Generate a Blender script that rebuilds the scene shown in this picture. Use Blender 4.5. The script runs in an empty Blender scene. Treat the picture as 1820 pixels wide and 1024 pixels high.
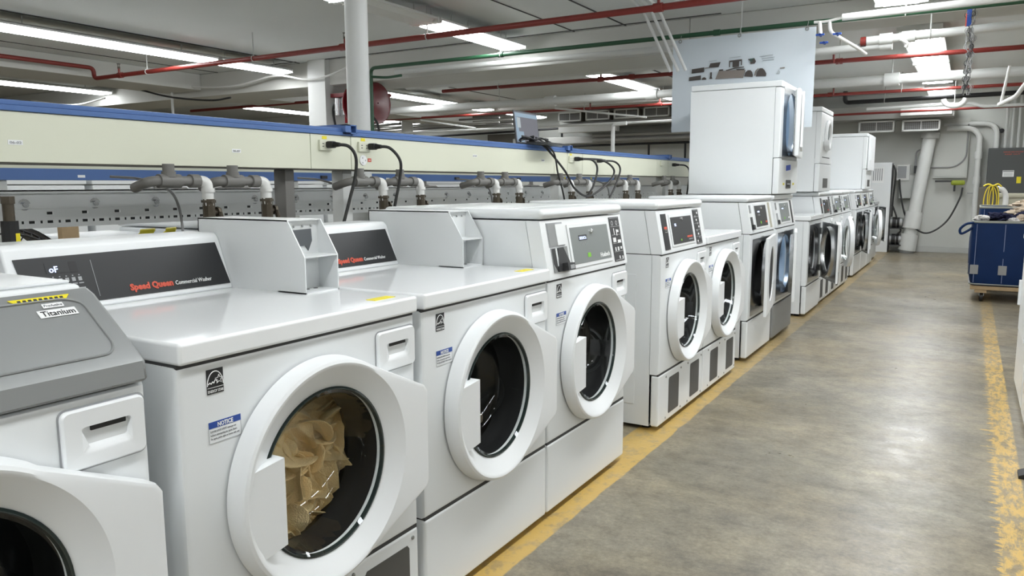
import bpy, bmesh, math, random
from mathutils import Vector, Matrix, noise
random.seed(7)
PI = math.pi
SC = bpy.context.scene
COL = SC.collection

# ---------------------------------------------------------------- camera
YAW, PITCH, ROLL, CH, FPX = .5363, .1343, -.0031, 1.155, 1362.5
cam = bpy.data.cameras.new('camera'); camo = bpy.data.objects.new('camera', cam); COL.objects.link(camo)
cam.sensor_width = 36; cam.lens = FPX / 1820 * 36; cam.clip_start = .02; cam.clip_end = 100
fw = Vector((-math.sin(YAW) * math.cos(PITCH), math.cos(YAW) * math.cos(PITCH), -math.sin(PITCH)))
r0 = Vector((math.cos(YAW), math.sin(YAW), 0)); u0 = r0.cross(fw)
rt = r0 * math.cos(ROLL) + u0 * math.sin(ROLL); up = u0 * math.cos(ROLL) - r0 * math.sin(ROLL)
mw = Matrix.Identity(4)
for i in range(3):
    mw[i][0] = rt[i]; mw[i][1] = up[i]; mw[i][2] = -fw[i]
mw[2][3] = CH
camo.matrix_world = mw
SC.camera = camo

# ---------------------------------------------------------------- world and exposure
wd = bpy.data.worlds.new('world'); SC.world = wd; wd.use_nodes = True
wd.node_tree.nodes['Background'].inputs[0].default_value = (.8, .85, .9, 1)
wd.node_tree.nodes['Background'].inputs[1].default_value = .3
SC.view_settings.view_transform = 'Standard'; SC.view_settings.look = 'None'
SC.view_settings.gamma = 1; SC.view_settings.use_curve_mapping = False
SC.view_settings.exposure = .97
TUBE = 11.0      # radiance of the fluorescent lenses

# ---------------------------------------------------------------- materials
MATS = {}
def mat(name, col, rough=.5, metal=0., spec=.5, emit=None, es=1., bump=None, vary=None, coat=0., trans=None):
    if name in MATS: return MATS[name]
    m = bpy.data.materials.new(name); m.use_nodes = True
    nt = m.node_tree; b = nt.nodes['Principled BSDF']
    b.inputs['Base Color'].default_value = (*col, 1); b.inputs['Roughness'].default_value = rough
    b.inputs['Metallic'].default_value = metal; b.inputs['Specular IOR Level'].default_value = spec
    b.inputs['Coat Weight'].default_value = coat
    if emit:
        b.inputs['Emission Color'].default_value = (*emit, 1); b.inputs['Emission Strength'].default_value = es
    if vary or bump:
        tc = nt.nodes.new('ShaderNodeTexCoord')
    if vary:     # (scale, amount)
        n = nt.nodes.new('ShaderNodeTexNoise'); n.inputs['Scale'].default_value = vary[0]; n.inputs['Detail'].default_value = 5
        nt.links.new(tc.outputs['Object'], n.inputs['Vector'])
        mx = nt.nodes.new('ShaderNodeMixRGB'); a = vary[1]
        mx.inputs[1].default_value = (*[c * (1 - a) for c in col], 1); mx.inputs[2].default_value = (*[min(1, c * (1 + a)) for c in col], 1)
        nt.links.new(n.outputs['Fac'], mx.inputs[0]); nt.links.new(mx.outputs[0], b.inputs['Base Color'])
    if bump:     # (scale, strength)
        n = nt.nodes.new('ShaderNodeTexNoise'); n.inputs['Scale'].default_value = bump[0]; n.inputs['Detail'].default_value = 4
        nt.links.new(tc.outputs['Object'], n.inputs['Vector'])
        bp = nt.nodes.new('ShaderNodeBump'); bp.inputs['Strength'].default_value = bump[1]; bp.inputs['Distance'].default_value = .01
        nt.links.new(n.outputs['Fac'], bp.inputs['Height']); nt.links.new(bp.outputs[0], b.inputs['Normal'])
    MATS[name] = m
    return m
def glassmat(name, tint, rough=.01, refl=.5):
    m = bpy.data.materials.new(name); m.use_nodes = True; nt = m.node_tree
    for n in list(nt.nodes): nt.nodes.remove(n)
    o = nt.nodes.new('ShaderNodeOutputMaterial'); t = nt.nodes.new('ShaderNodeBsdfTransparent'); g = nt.nodes.new('ShaderNodeBsdfGlossy')
    t.inputs[0].default_value = (*tint, 1); g.inputs[0].default_value = (.95, .97, 1, 1); g.inputs['Roughness'].default_value = rough
    lw = nt.nodes.new('ShaderNodeLayerWeight'); pw = nt.nodes.new('ShaderNodeMath'); pw.operation = 'POWER'; pw.inputs[1].default_value = 4.
    nt.links.new(lw.outputs['Facing'], pw.inputs[0]); f = pw
    mu = nt.nodes.new('ShaderNodeMath'); mu.operation = 'MULTIPLY_ADD'; mu.inputs[1].default_value = refl; mu.inputs[2].default_value = .045
    mx = nt.nodes.new('ShaderNodeMixShader')
    nt.links.new(f.outputs[0], mu.inputs[0]); nt.links.new(mu.outputs[0], mx.inputs[0]); nt.links.new(t.outputs[0], mx.inputs[1]); nt.links.new(g.outputs[0], mx.inputs[2])
    nt.links.new(mx.outputs[0], o.inputs[0]); MATS[name] = m
    return m

ENAMEL = mat('white_enamel', (.79, .815, .825), .24, spec=.5, vary=(3, .015))
LID = mat('glossy_white_lid', (.87, .89, .90), .08, spec=.5)
ENAMEL2 = mat('white_plastic', (.81, .83, .84), .28)
COINW = mat('white_powder_coat', (.73, .75, .755), .38, bump=(500, .03))
TITAN = mat('titanium_grey_plastic', (.29, .30, .30), .38, metal=.25)
STEEL = mat('stainless_steel', (.55, .56, .57), .26, metal=1, vary=(8, .08))
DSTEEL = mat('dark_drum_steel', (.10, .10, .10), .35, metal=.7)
BSTEEL = mat('blue_tinted_drum_steel', (.58, .70, .82), .55, metal=.0)
DHOLE = mat('dark_gap', (.02, .02, .02), .7)
BRUSH = mat('brushed_grey_steel', (.34, .35, .35), .42, metal=.6, vary=(20, .05))
BLACK = mat('black_panel', (.018, .019, .021), .38)
RUBBER = mat('black_rubber', (.012, .012, .013), .55)
SEAM = mat('dark_seam', (.05, .05, .05), .8)
CHAR = mat('charcoal_panel', (.035, .036, .038), .4)
GREYP = mat('grey_display_panel', (.22, .24, .235), .35)
VENT = mat('dark_vent_mesh', (.09, .09, .085), .6, bump=(900, .3))
WHITEP = mat('white_print', (.85, .86, .86), .5)
GREYPRINT = mat('grey_print', (.33, .34, .35), .5)
REDP = mat('red_print', (.62, .09, .05), .5)
BLUEP = mat('blue_print', (.02, .07, .33), .5)
GREENP = mat('green_key', (.22, .55, .05), .5)
YEL = mat('yellow_label', (.80, .68, .02), .45)
LCD = mat('lit_display', (.5, .6, 1), .4, emit=(.55, .65, 1), es=.9)
CHROME = mat('chrome', (.8, .8, .8), .12, metal=1)
GLASS = glassmat('door_glass', (.93, .95, .94), .01, .6)
RIMGLASS = mat('green_glass_edge', (.018, .028, .027), .10)
PAINTW = mat('white_pipe_paint', (.66, .67, .655), .45, vary=(2, .05))
PAINTG = mat('grey_white_paint', (.52, .53, .51), .55, vary=(2, .06))
REDPIPE = mat('red_pipe_paint', (.22, .028, .022), .42, vary=(3, .15))
GREENPIPE = mat('green_pipe_paint', (.018, .075, .035), .42, vary=(3, .15))
PVC = mat('grey_pvc', (.17, .165, .155), .5, vary=(10, .1))
PVCW = mat('white_pvc', (.72, .72, .70), .4)
BRASSD = mat('tarnished_brass', (.085, .07, .05), .5, metal=.5, vary=(40, .3))
CREAM = mat('cream_painted_metal', (.70, .71, .58), .5, vary=(2, .02))
BLUEB = mat('blue_painted_metal', (.075, .155, .38), .45, vary=(6, .08))
DKUNDER = mat('dark_metal_and_shade', (.12, .11, .09), .6)  # dark metal, also the painted shadow on the trough underside
GALV = mat('pale_galvanised_steel', (.88, .90, .90), .42)
BLKC = mat('black_cable', (.012, .012, .012), .45)
GREYC = mat('grey_cable', (.28, .28, .28), .5)
WOODM = mat('pale_plywood', (.42, .30, .17), .7, vary=(14, .2))
CANVAS = mat('blue_vinyl_canvas', (.002, .020, .085), .6, spec=.25, bump=(14, .25), vary=(5, .15))
CANVASL = mat('pale_blue_lining', (.16, .20, .34), .7)
RIMG = mat('grey_cart_rim', (.30, .31, .27), .6)
TOWEL = mat('cream_terry_cloth', (1.0, .79, .44), .95, spec=.1, bump=(260, .5))
TOWELB = mat('beige_towel', (.55, .46, .36), .95, spec=.1, bump=(120, .6))
NAVYT = mat('navy_towel', (.02, .022, .05), .95, spec=.1, bump=(160, .6))
WHITET = mat('white_towel', (.65, .63, .62), .95, spec=.1, bump=(120, .6))
BANNER = mat('banner_vinyl', (.62, .68, .73), .5, bump=(1.2, .35))
DARKART = mat('banner_dark_ink', (.07, .06, .055), .6)
MIDART = mat('banner_grey_ink', (.22, .19, .17), .6)
GREENART = mat('banner_teal_ink', (.03, .12, .10), .6)
LIGHTART = mat('banner_pale_ink', (.42, .46, .48), .6)
PANELG = mat('dark_grey_cabinet_paint', (.075, .08, .08), .5)
BEIGE = mat('beige_plastic', (.42, .40, .31), .5)
YELLOWH = mat('yellow_hose', (.75, .60, .03), .45)
REELRED = mat('reel_red_enamel', (.16, .008, .012), .25)
DUCT = mat('duct_sheet_metal', (.42, .42, .40), .5, metal=.3, vary=(3, .1))
TUBEM = mat('fluorescent_lens', (.9, .9, .9), .5, emit=(.955, .985, 1.0), es=TUBE)
FIXT = mat('fixture_white', (.70, .71, .69), .4)
WALLM = mat('painted_wall', (.60, .61, .58), .75, vary=(1.2, .05), bump=(30, .1))
CEILM = mat('ceiling_paint', (.66, .68, .67), .85, vary=(1.0, .06), bump=(60, .15))
BEAMM = mat('beam_paint', (.60, .60, .57), .8, vary=(1.5, .07), bump=(40, .15))
BLUETAPE = mat('blue_tape', (.01, .06, .42), .6)
SCREEN = mat('laptop_screen', (.03, .03, .035), .3, emit=(.05, .05, .06), es=1)
SCREENB = mat('laptop_window', (.14, .19, .24), .4, emit=(.06, .085, .11), es=1)
ORANGE = mat('orange_collar', (.40, .20, .02), .6)

# floor: worn concrete with two worn yellow lines
def floor_material():
    m = bpy.data.materials.new('worn_concrete'); m.use_nodes = True; nt = m.node_tree; L = nt.links.new; N = nt.nodes.new
    b = nt.nodes['Principled BSDF']; tc = N('ShaderNodeTexCoord'); sep = N('ShaderNodeSeparateXYZ'); L(tc.outputs['Object'], sep.inputs[0])
    def noi(scale, det=5, sx=1, sy=1, rough=.55):
        mp = N('ShaderNodeMapping'); mp.inputs['Scale'].default_value = (sx, sy, 1); L(tc.outputs['Object'], mp.inputs[0])
        n = N('ShaderNodeTexNoise'); n.inputs['Scale'].default_value = scale; n.inputs['Detail'].default_value = det; n.inputs['Roughness'].default_value = rough
        L(mp.outputs[0], n.inputs['Vector']); return n.outputs['Fac']
    def math_(op, a, c=None, cl=False):
        x = N('ShaderNodeMath'); x.operation = op; x.use_clamp = cl
        for i, v in enumerate((a, c)):
            if v is None: continue
            if isinstance(v, (int, float)): x.inputs[i].default_value = v
            else: L(v, x.inputs[i])
        return x.outputs[0]
    def ramp(v, p):
        r = N('ShaderNodeValToRGB'); L(v, r.inputs[0]); e = r.color_ramp.elements
        while len(e) < len(p): e.new(.5)
        for k, (q, c) in enumerate(p): e[k].position = q; e[k].color = (*c, 1)
        return r.outputs[0]
    def mixc(f, a, c, mode='MIX'):
        x = N('ShaderNodeMixRGB'); x.blend_type = mode
        if isinstance(f, float): x.inputs[0].default_value = f
        else: L(f, x.inputs[0])
        for i, v in ((1, a), (2, c)):
            if isinstance(v, tuple): x.inputs[i].default_value = (*v, 1)
            else: L(v, x.inputs[i])
        return x.outputs[0]
    base = ramp(noi(1.1, 6), [(.3, (.158, .141, .106)), (.5, (.212, .192, .150)), (.72, (.275, .251, .200))])
    fine = ramp(noi(70, 4, 1, 1), [(.3, (.82, .82, .82)), (.7, (1.14, 1.14, 1.14))])
    c = mixc(1., base, fine, 'MULTIPLY')
    streak = ramp(noi(3.2, 7, .9, 1.3, .68), [(.38, (.77, .76, .76)), (.50, (1.0, .99, .97)), (.62, (1.18, 1.16, 1.10))])
    c = mixc(.9, c, streak, 'MULTIPLY'); tan = ramp(noi(.7, 4, 1, 1), [(.42, (1, 1, 1)), (.66, (1.12, 1.03, .86))]); c = mixc(1., c, tan, 'MULTIPLY')
    mid = ramp(noi(13, 9, 1, 1.2, .75), [(.38, (.72, .71, .69)), (.5, (1, 1, 1)), (.64, (1.24, 1.22, 1.17))]); c = mixc(.85, c, mid, 'MULTIPLY')
    grain = ramp(noi(240, 3), [(.3, (.86, .86, .86)), (.7, (1.12, 1.12, 1.12))]); c = mixc(.8, c, grain, 'MULTIPLY')
    scr = ramp(noi(26, 6, .35, 1.6, .8), [(.66, (0, 0, 0)), (.72, (1, 1, 1))]); sc2 = N('ShaderNodeRGBToBW'); L(scr, sc2.inputs[0]); c = mixc(math_('MULTIPLY', sc2.outputs[0], .22), c, (.42, .40, .35))
    stain = ramp(noi(.9, 3, 1.5, .8), [(.60, (1, 1, 1)), (.74, (.70, .71, .74))])
    c = mixc(.8, c, stain, 'MULTIPLY')
    X = sep.outputs[0]
    wob = math_('MULTIPLY', math_('SUBTRACT', noi(5, 4), .5), .03)
    ragged = math_('MULTIPLY', math_('SUBTRACT', noi(9, 5, .7, 3.5, .7), .5), .22)
    Xw = math_('ADD', X, wob)
    def band(x, lo, hi, s=.006):
        a = math_('DIVIDE', math_('SUBTRACT', x, lo), s, True); d = math_('DIVIDE', math_('SUBTRACT', hi, x), s, True)
        return math_('MULTIPLY', a, d)
    wear = math_('DIVIDE', math_('SUBTRACT', noi(13, 7, 1.2, 1, .7), .40), .1, True)
    left = math_('MULTIPLY', math_('MULTIPLY', band(Xw, -1.30, -1.118), .95), math_('ADD', math_('MULTIPLY', wear, .45), .5))
    Xl = math_('ADD', X, math_('MULTIPLY', ragged, math_('DIVIDE', math_('SUBTRACT', .25, X), .12, True)))
    wear2 = math_('DIVIDE', math_('SUBTRACT', noi(10, 7, 3, 1, .75), .43), .12, True)
    right = math_('MULTIPLY', band(Xl, .150, .248), math_('ADD', math_('MULTIPLY', wear2, .75), .15))
    far = math_('DIVIDE', math_('SUBTRACT', 9.0, sep.outputs[1]), 3.5, True)
    right = math_('MULTIPLY', right, math_('ADD', math_('MULTIPLY', far, .75), .25))
    farl = math_('DIVIDE', math_('SUBTRACT', 6.0, sep.outputs[1]), 3.0, True); left = math_('MULTIPLY', left, math_('ADD', math_('MULTIPLY', farl, .6), .4))
    c = mixc(left, c, (.56, .37, .10)); c = mixc(right, c, (.66, .43, .11))
    L(c, b.inputs['Base Color'])
    rr = math_('ADD', math_('ADD', math_('MULTIPLY', noi(2.2, 5), .25), math_('MULTIPLY', noi(14, 8, 1, 1, .7), .35)), .06); L(rr, b.inputs['Roughness'])
    bp = N('ShaderNodeBump'); bp.inputs['Strength'].default_value = .25; bp.inputs['Distance'].default_value = .004
    L(noi(45, 6), bp.inputs['Height']); L(bp.outputs[0], b.inputs['Normal'])
    b.inputs['Specular IOR Level'].default_value = .45
    return m
FLOORM = floor_material()

# ---------------------------------------------------------------- mesh builder
class MB:
    def __init__(s): s.v = []; s.f = []; s.mi = []; s.mats = []; s.M = Matrix.Identity(4)
    def _m(s, m):
        if m is None: return 0
        if m not in s.mats: s.mats.append(m)
        return s.mats.index(m)
    def add(s, vs, fs, m=None):
        if m is None and not s.mats: s.mats.append(None)
        k = len(s.v); mi = s._m(m)
        s.v += [s.M @ Vector(p) for p in vs]
        for f in fs: s.f.append([i + k for i in f]); s.mi.append(mi)
        return s
    def box(s, x0, x1, y0, y1, z0, z1, m=None, b=0, seg=2):
        if b <= 0:
            vs = [(x, y, z) for x in (x0, x1) for y in (y0, y1) for z in (z0, z1)]
            return s.add(vs, [(0, 1, 3, 2), (4, 6, 7, 5), (0, 4, 5, 1), (2, 3, 7, 6), (0, 2, 6, 4), (1, 5, 7, 3)], m)
        bm = bmesh.new(); bmesh.ops.create_cube(bm, size=1)
        for v in bm.verts: v.co = Vector(((x0 + x1) / 2 + v.co.x * (x1 - x0), (y0 + y1) / 2 + v.co.y * (y1 - y0), (z0 + z1) / 2 + v.co.z * (z1 - z0)))
        b = min(b, .49 * min(abs(x1 - x0), abs(y1 - y0), abs(z1 - z0)))
        bmesh.ops.bevel(bm, geom=bm.edges[:], offset=b, segments=seg, profile=.5, affect='EDGES')
        return s.bm(bm, m)
    def bm(s, bm, m=None):
        bm.verts.ensure_lookup_table()
        s.add([v.co.copy() for v in bm.verts], [[v.index for v in f.verts] for f in bm.faces], m); bm.free(); return s
    def loops(s, L, m=None, closed=False, cap0=False, cap1=False):
        n = len(L[0]); vs = [p for l in L for p in l]; fs = []
        R = len(L)
        for i in range(R if closed else R - 1):
            a, b_ = i * n, ((i + 1) % R) * n
            for j in range(n): fs.append((a + j, a + (j + 1) % n, b_ + (j + 1) % n, b_ + j))
        if cap0: fs.append(tuple(range(n))[::-1])
        if cap1: fs.append(tuple((R - 1) * n + j for j in range(n)))
        return s.add(vs, fs, m)
    def prism(s, pts, axis, a, b_, m=None):
        # outline pts in the two other axes (cyclic order), extruded along axis a..b
        def mk(p, t):
            if axis == 'x': return (t, p[0], p[1])
            if axis == 'y': return (p[0], t, p[1])
            return (p[0], p[1], t)
        return s.loops([[mk(p, a) for p in pts], [mk(p, b_) for p in pts]], m, cap0=True, cap1=True)
    def cyl(s, p0, p1, r, m=None, n=16, r1=None, cap=True):
        p0, p1 = Vector(p0), Vector(p1); d = (p1 - p0).normalized()
        a = d.orthogonal().normalized(); b_ = d.cross(a); r1 = r if r1 is None else r1
        c = [(math.cos(2 * PI * k / n), math.sin(2 * PI * k / n)) for k in range(n)]
        return s.loops([[p0 + a * x * r + b_ * y * r for x, y in c], [p1 + a * x * r1 + b_ * y * r1 for x, y in c]], m, cap0=cap, cap1=cap)
    def tube(s, pts, r, m=None, n=10):
        pts = [Vector(p) for p in pts]; L = []
        t = (pts[1] - pts[0]).normalized(); a = t.orthogonal().normalized()
        for i, p in enumerate(pts):
            t2 = (pts[min(i + 1, len(pts) - 1)] - pts[max(i - 1, 0)]).normalized()
            a = (a - t2 * a.dot(t2)).normalized(); b_ = t2.cross(a)
            L.append([p + (a * math.cos(2 * PI * k / n) + b_ * math.sin(2 * PI * k / n)) * r for k in range(n)])
        return s.loops(L, m, cap0=True, cap1=True)
    def lathe(s, prof, m=None, n=48, axis='x', c=(0, 0, 0)):
        # prof = [(t, r)] along axis
        L = []
        for t, r in prof:
            l = []
            for k in range(n):
                x, y = r * math.cos(2 * PI * k / n), r * math.sin(2 * PI * k / n)
                l.append({'x': (c[0] + t, c[1] + x, c[2] + y), 'y': (c[0] + y, c[1] + t, c[2] + x), 'z': (c[0] + x, c[1] + y, c[2] + t)}[axis])
            L.append(l)
        return s.loops(L, m)
    def build(s, name, m=None, parent=None, loc=(0, 0, 0), rz=0, ang=35):
        me = bpy.data.meshes.new(name); me.from_pydata([tuple(v) for v in s.v], [], s.f)
        for q in (s.mats or [None]): me.materials.append(q if q is not None else m)
        me.polygons.foreach_set('material_index', s.mi)
        bm = bmesh.new(); bm.from_mesh(me); bmesh.ops.recalc_face_normals(bm, faces=bm.faces); bm.to_mesh(me); bm.free()
        me.polygons.foreach_set('use_smooth', [True] * len(me.polygons))
        me.set_sharp_from_angle(angle=math.radians(ang))
        o = bpy.data.objects.new(name, me); COL.objects.link(o)
        wn = o.modifiers.new('weighted_normals', 'WEIGHTED_NORMAL'); wn.keep_sharp = True; wn.weight = 90
        if parent: o.parent = parent
        o.location = loc; o.rotation_euler = (0, 0, rz)
        return o
def tag(o, label=None, cat=None, group=None, kind=None):
    if label: o['label'] = label
    if cat: o['category'] = cat
    if group: o['group'] = group
    if kind: o['kind'] = kind
    return o
def empty(name, loc, label, cat, group=None, rz=0):
    o = bpy.data.objects.new(name, None); COL.objects.link(o); o.location = loc; o.rotation_euler = (0, 0, rz); o.empty_display_size = .1
    return tag(o, label, cat, group)
def shell(m, x0, x1, y0, y1, z0, z1, t=.003):
    # sheet-metal cabinet, open at the front where the front panel sits
    m.box(x0, x1, y0, y0 + t, z0, z1); m.box(x0, x1, y1 - t, y1, z0, z1); m.box(x0, x1, y0 + t, y1 - t, z0, z0 + t); m.box(x0, x1, y0 + t, y1 - t, z1 - t, z1); m.box(x0, x0 + t, y0 + t, y1 - t, z0 + t, z1 - t)
def frame(o, ux, uy):
    ux = Vector(ux).normalized(); uy = Vector(uy).normalized(); uz = ux.cross(uy); M = Matrix.Identity(4)
    for i in range(3): M[i][0] = ux[i]; M[i][1] = uy[i]; M[i][2] = uz[i]; M[i][3] = o[i]
    return M
_tc = {}
def text_geo(txt, size, bold=0., ext=.0006):
    k = (txt, size, bold)
    if k not in _tc:
        cu = bpy.data.curves.new('t', 'FONT'); cu.body = txt; cu.size = size; cu.extrude = ext; cu.offset = bold; cu.resolution_u = 2
        ob = bpy.data.objects.new('t', cu); COL.objects.link(ob)
        dg = bpy.context.evaluated_depsgraph_get(); me = bpy.data.meshes.new_from_object(ob.evaluated_get(dg))
        _tc[k] = ([v.co.copy() for v in me.vertices], [list(p.vertices) for p in me.polygons])
        bpy.data.objects.remove(ob); bpy.data.curves.remove(cu); bpy.data.meshes.remove(me)
    return _tc[k]
def add_text(mb, txt, x, y, size, m, z=0., bold=0., width=None):
    vs, fs = text_geo(txt, size, bold)
    if not vs: return
    w = max(v.x for v in vs) - min(v.x for v in vs); sx = (width / w) if width else 1
    mb.add([(x + v.x * sx, y + v.y, z + v.z) for v in vs], fs, m)
def catmull(P, k=10):
    P = [Vector(p) for p in P]; Q = [P[0] * 2 - P[1]] + P + [P[-1] * 2 - P[-2]]; out = []
    for i in range(1, len(Q) - 2):
        a, b_, c, d = Q[i - 1:i + 3]
        for j in range(k):
            t = j / k
            out.append(.5 * ((2 * b_) + (c - a) * t + (2 * a - 5 * b_ + 4 * c - d) * t * t + (3 * b_ - a - 3 * c + d) * t ** 3))
    out.append(P[-1]); return out
def bend(P, r=.05, k=6):
    P = [Vector(p) for p in P]; out = [P[0]]
    for i in range(1, len(P) - 1):
        a, b_, c = P[i - 1:i + 2]; d0 = (a - b_).normalized(); d1 = (c - b_).normalized()
        rr = min(r, (a - b_).length * .49, (c - b_).length * .49)
        for j in range(k + 1):
            t = j / k; p0 = b_ + d0 * rr; p1 = b_ + d1 * rr
            out.append(p0 * (1 - t) ** 2 + b_ * 2 * t * (1 - t) + p1 * t * t)
    out.append(P[-1]); return out

# ---------------------------------------------------------------- the room
XL, XR, YN, YF, CZ = -20., 9., -7., 14.72, 2.65
def struct(name, mb, m, **k): return tag(mb.build(name, m, **k), kind='structure')
struct('floor', MB().box(XL, XR, YN, YF, -.1, 0), FLOORM)
struct('ceiling', MB().box(XL, XR, YN, YF, CZ, CZ + .15), CEILM)
struct('wall_back', MB().box(XL, XR, YF, YF + .15, 0, CZ), WALLM)
struct('wall_left', MB().box(XL - .15, XL, YN, YF, 0, CZ), WALLM)
struct('wall_right', MB().box(XR, XR + .15, YN, YF, 0, CZ), WALLM)
struct('wall_front', MB().box(XL, XR, YN - .15, YN, 0, CZ), WALLM)
struct('trim_1', MB().box(-1.1, XR, YF - .03, YF, 0, .10, b=.005), PAINTG)
# concrete beams
def beam(n, x0, x1, y0, y1, z0): struct('trim_%d' % n, MB().box(x0, x1, y0, y1, z0, CZ, b=.012), BEAMM)
beam(2, XL, -2.3, 7.05, 7.75, 2.35)
beam(3, -2.3, XR, 7.05, 7.45, 2.47)
beam(4, -9.85, -9.10, YN, 7.05, 2.435)
beam(5, XL, -3.0, 12.3, 12.75, 2.50)
beam(6, XL, XR, .6, 1.2, 2.45)
beam(7, -9.75, -8.95, 7.75, YF, 2.40)
# dark expansion joints in the ceiling
for k, (x0, x1, y0, y1) in enumerate([(-2.93, -2.915, 1.2, 7.05), (-3.47, -3.46, 1.2, 7.05), (-7.25, -7.225, 1.2, 7.05), (-8.76, -8.745, 1.2, 7.05), (-3.73, -3.705, 7.75, 12.3), (-7.05, -7.03, 7.75, 12.3),
                                     (-7.0, -2.0, 6.985, 7.0), (-7.9, -7.2, 6.95, 6.965)]):
    struct('trim_%d' % (8 + k), MB().box(x0, x1, y0, y1, CZ - .006, CZ + .001), SEAM)
# fluorescent fixtures (rows run along the machine rows)
def fixture(x, y0, y1, lab, w=.22, z=2.5, lit=True):
    o = empty('fluorescent_light', (x, (y0 + y1) / 2, z), lab, 'ceiling light', 'fluorescent lights in rows under the ceiling'); h = (y1 - y0) / 2
    m = MB(); m.prism([(-w / 2 - .03, .045), (-w / 2 - .03, .03), (w / 2 + .03, .03), (w / 2 + .03, .045), (.09, .068), (-.09, .068)], 'y', -h, h); m.build('housing', FIXT, o)
    m = MB(); m.prism([(-w / 2, .03), (-w / 2 + .03, 0), (w / 2 - .03, 0), (w / 2, .03)], 'y', -h + .02, h - .02); m.build('lens', TUBEM if lit else FIXT, o)
    m = MB()
    for s in (-1, 1): m.cyl((0, s * h * .7, .08), (0, s * h * .7, CZ - z), .006, n=6)
    m.build('hanger_rod', PAINTG, o)
    for s in (-1, 1):
        m = MB(); m.box(-w / 2 - .035, w / 2 + .035, s * h - .008, s * h + .008, .005, .05, b=.003); m.build('end_cap', FIXT, o)
FX = [(-7.33, 3.5, 5.8, 'long lit fluorescent light at the top left, nearest in its row'), (-7.33, 5.86, 6.88, 'short lit fluorescent light crossed by the nearest red pipe, top left'),
      (-4.08, 2.6, 4.45, 'fluorescent light at the top edge beside the tall white pole'), (-4.08, 5.94, 6.9, 'bright fluorescent light above the green pipe, right of the tall white pole'),
      (-4.08, 5.46, 5.88, 'fluorescent light just behind the red pipe, up and right of the tall white pole'),
      (-4.15, 8.87, 10.95, 'lit fluorescent light left of the hanging banner'), (-4.2, 11.55, 12.25, 'fluorescent light half hidden behind the left edge of the banner'),
      (-.49, 7.95, 10.2, 'wide bright fluorescent light over the aisle, nearest in view'), (-.49, 10.26, 12.2, 'middle fluorescent light in the row over the aisle'), (-.49, 12.8, 14.3, 'farthest fluorescent light over the aisle, near the back wall'),
      (-.55, 4.6, 6.75, 'fluorescent light at the top edge above the aisle'),
      (-11.2, 4.9, 7.0, 'lit fluorescent light at the left edge just above the blue rail'), (-11.1, 9.5, 11.3, 'fluorescent light left of the square column above the blue rail'),
      (-7.75, 8.9, 11.0, 'fluorescent light right of the red hose reel'), (-7.8, 11.6, 12.25, 'small far fluorescent light between reel and laptop'), (-7.75, 12.85, 14.2, 'farthest fluorescent light just behind the laptop'),
      (-11.0, 12.9, 14.2, 'far fluorescent light low behind the blue rail, right of the reel')]
for i, (x, a, b_, l) in enumerate(FX): fixture(x, a, b_, l, w=.30 if x > -1 else .24)
fixture(-4.08, 4.5, 5.42, 'unlit fluorescent fixture between the tall white pole and the bright light', w=.24, lit=False)
fixture(-.49, 3.06, 4.5, 'added unseen fluorescent light brightening the aisle from above the view', w=.3)  # added out of view to brighten the rail behind the row
# unseen fixtures added for brightness: right of the aisle, then over the near room
for y in (-1.6, 1.2, 3.9, 6.7, 9.5, 12.3):
  for x in (3.1,): fixture(x, y - 1.3, y + 1.3, 'added unseen fluorescent light right of the aisle, brightening the machine fronts', w=.3)
for x in (-.49, -4.1, -7.4):
    for y in (-4.4, -2.9, -1.4, .1, 1.6):
        if y < 1.5 or x != -4.1: fixture(x, y, y + 1.42, 'added unseen fluorescent light brightening the near part of the room')

# ---------------------------------------------------------------- laundry machines
def plane_rect_loop(w2, z0, z1, n, zc, inset=0):
    # n points around a rectangle, radially matched to a circle about (0, zc); corners snapped
    out = []; a0, a1, b0, b1 = -w2 + inset, w2 - inset, z0 + inset - zc, z1 - inset - zc
    cs = [(a1, b1), (a0, b1), (a0, b0), (a1, b0)]
    angs = [2 * PI * k / n for k in range(n)]
    for a in angs:
        c, s = math.cos(a), math.sin(a); t = 1e9
        if c > 1e-9: t = min(t, a1 / c)
        if c < -1e-9: t = min(t, a0 / c)
        if s > 1e-9: t = min(t, b1 / s)
        if s < -1e-9: t = min(t, b0 / s)
        out.append([c * t, s * t])
    for cx, cz in cs:
        a = math.atan2(cz, cx) % (2 * PI); k = round(a / (2 * PI) * n) % n; out[k] = [cx, cz]
    return [(y, z + zc) for y, z in out]
def holed_plate(w2, z0, z1, zc, r, xb=-.045, rnd=.012, n=96, rh=None, shape=None):
    m = MB(); R = lambda q: plane_rect_loop(w2, z0, z1, n, zc, q)
    def circ(rad, x):
        l = []
        for k in range(n):
            a = 2 * PI * k / n; rr = rad * (shape(a) if shape else 1)
            l.append((x, rr * math.cos(a), zc + rr * math.sin(a)))
        return l
    L = [circ(r, xb), circ(r, -.004), circ(r + .004, 0)]
    L += [[(0, y, z) for y, z in R(rnd)], [(-rnd * .3, y, z) for y, z in R(rnd * .3)], [(-rnd, y, z) for y, z in R(0)], [(xb, y, z) for y, z in R(0)]]
    m.loops(L); return m
W2, DP = .3415, .70
ZS, ZC, ZT = .272, .832, .878       # kick seam, cabinet top line, lid top
DZ, DR = .535, .19                  # door centre height, opening radius

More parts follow.
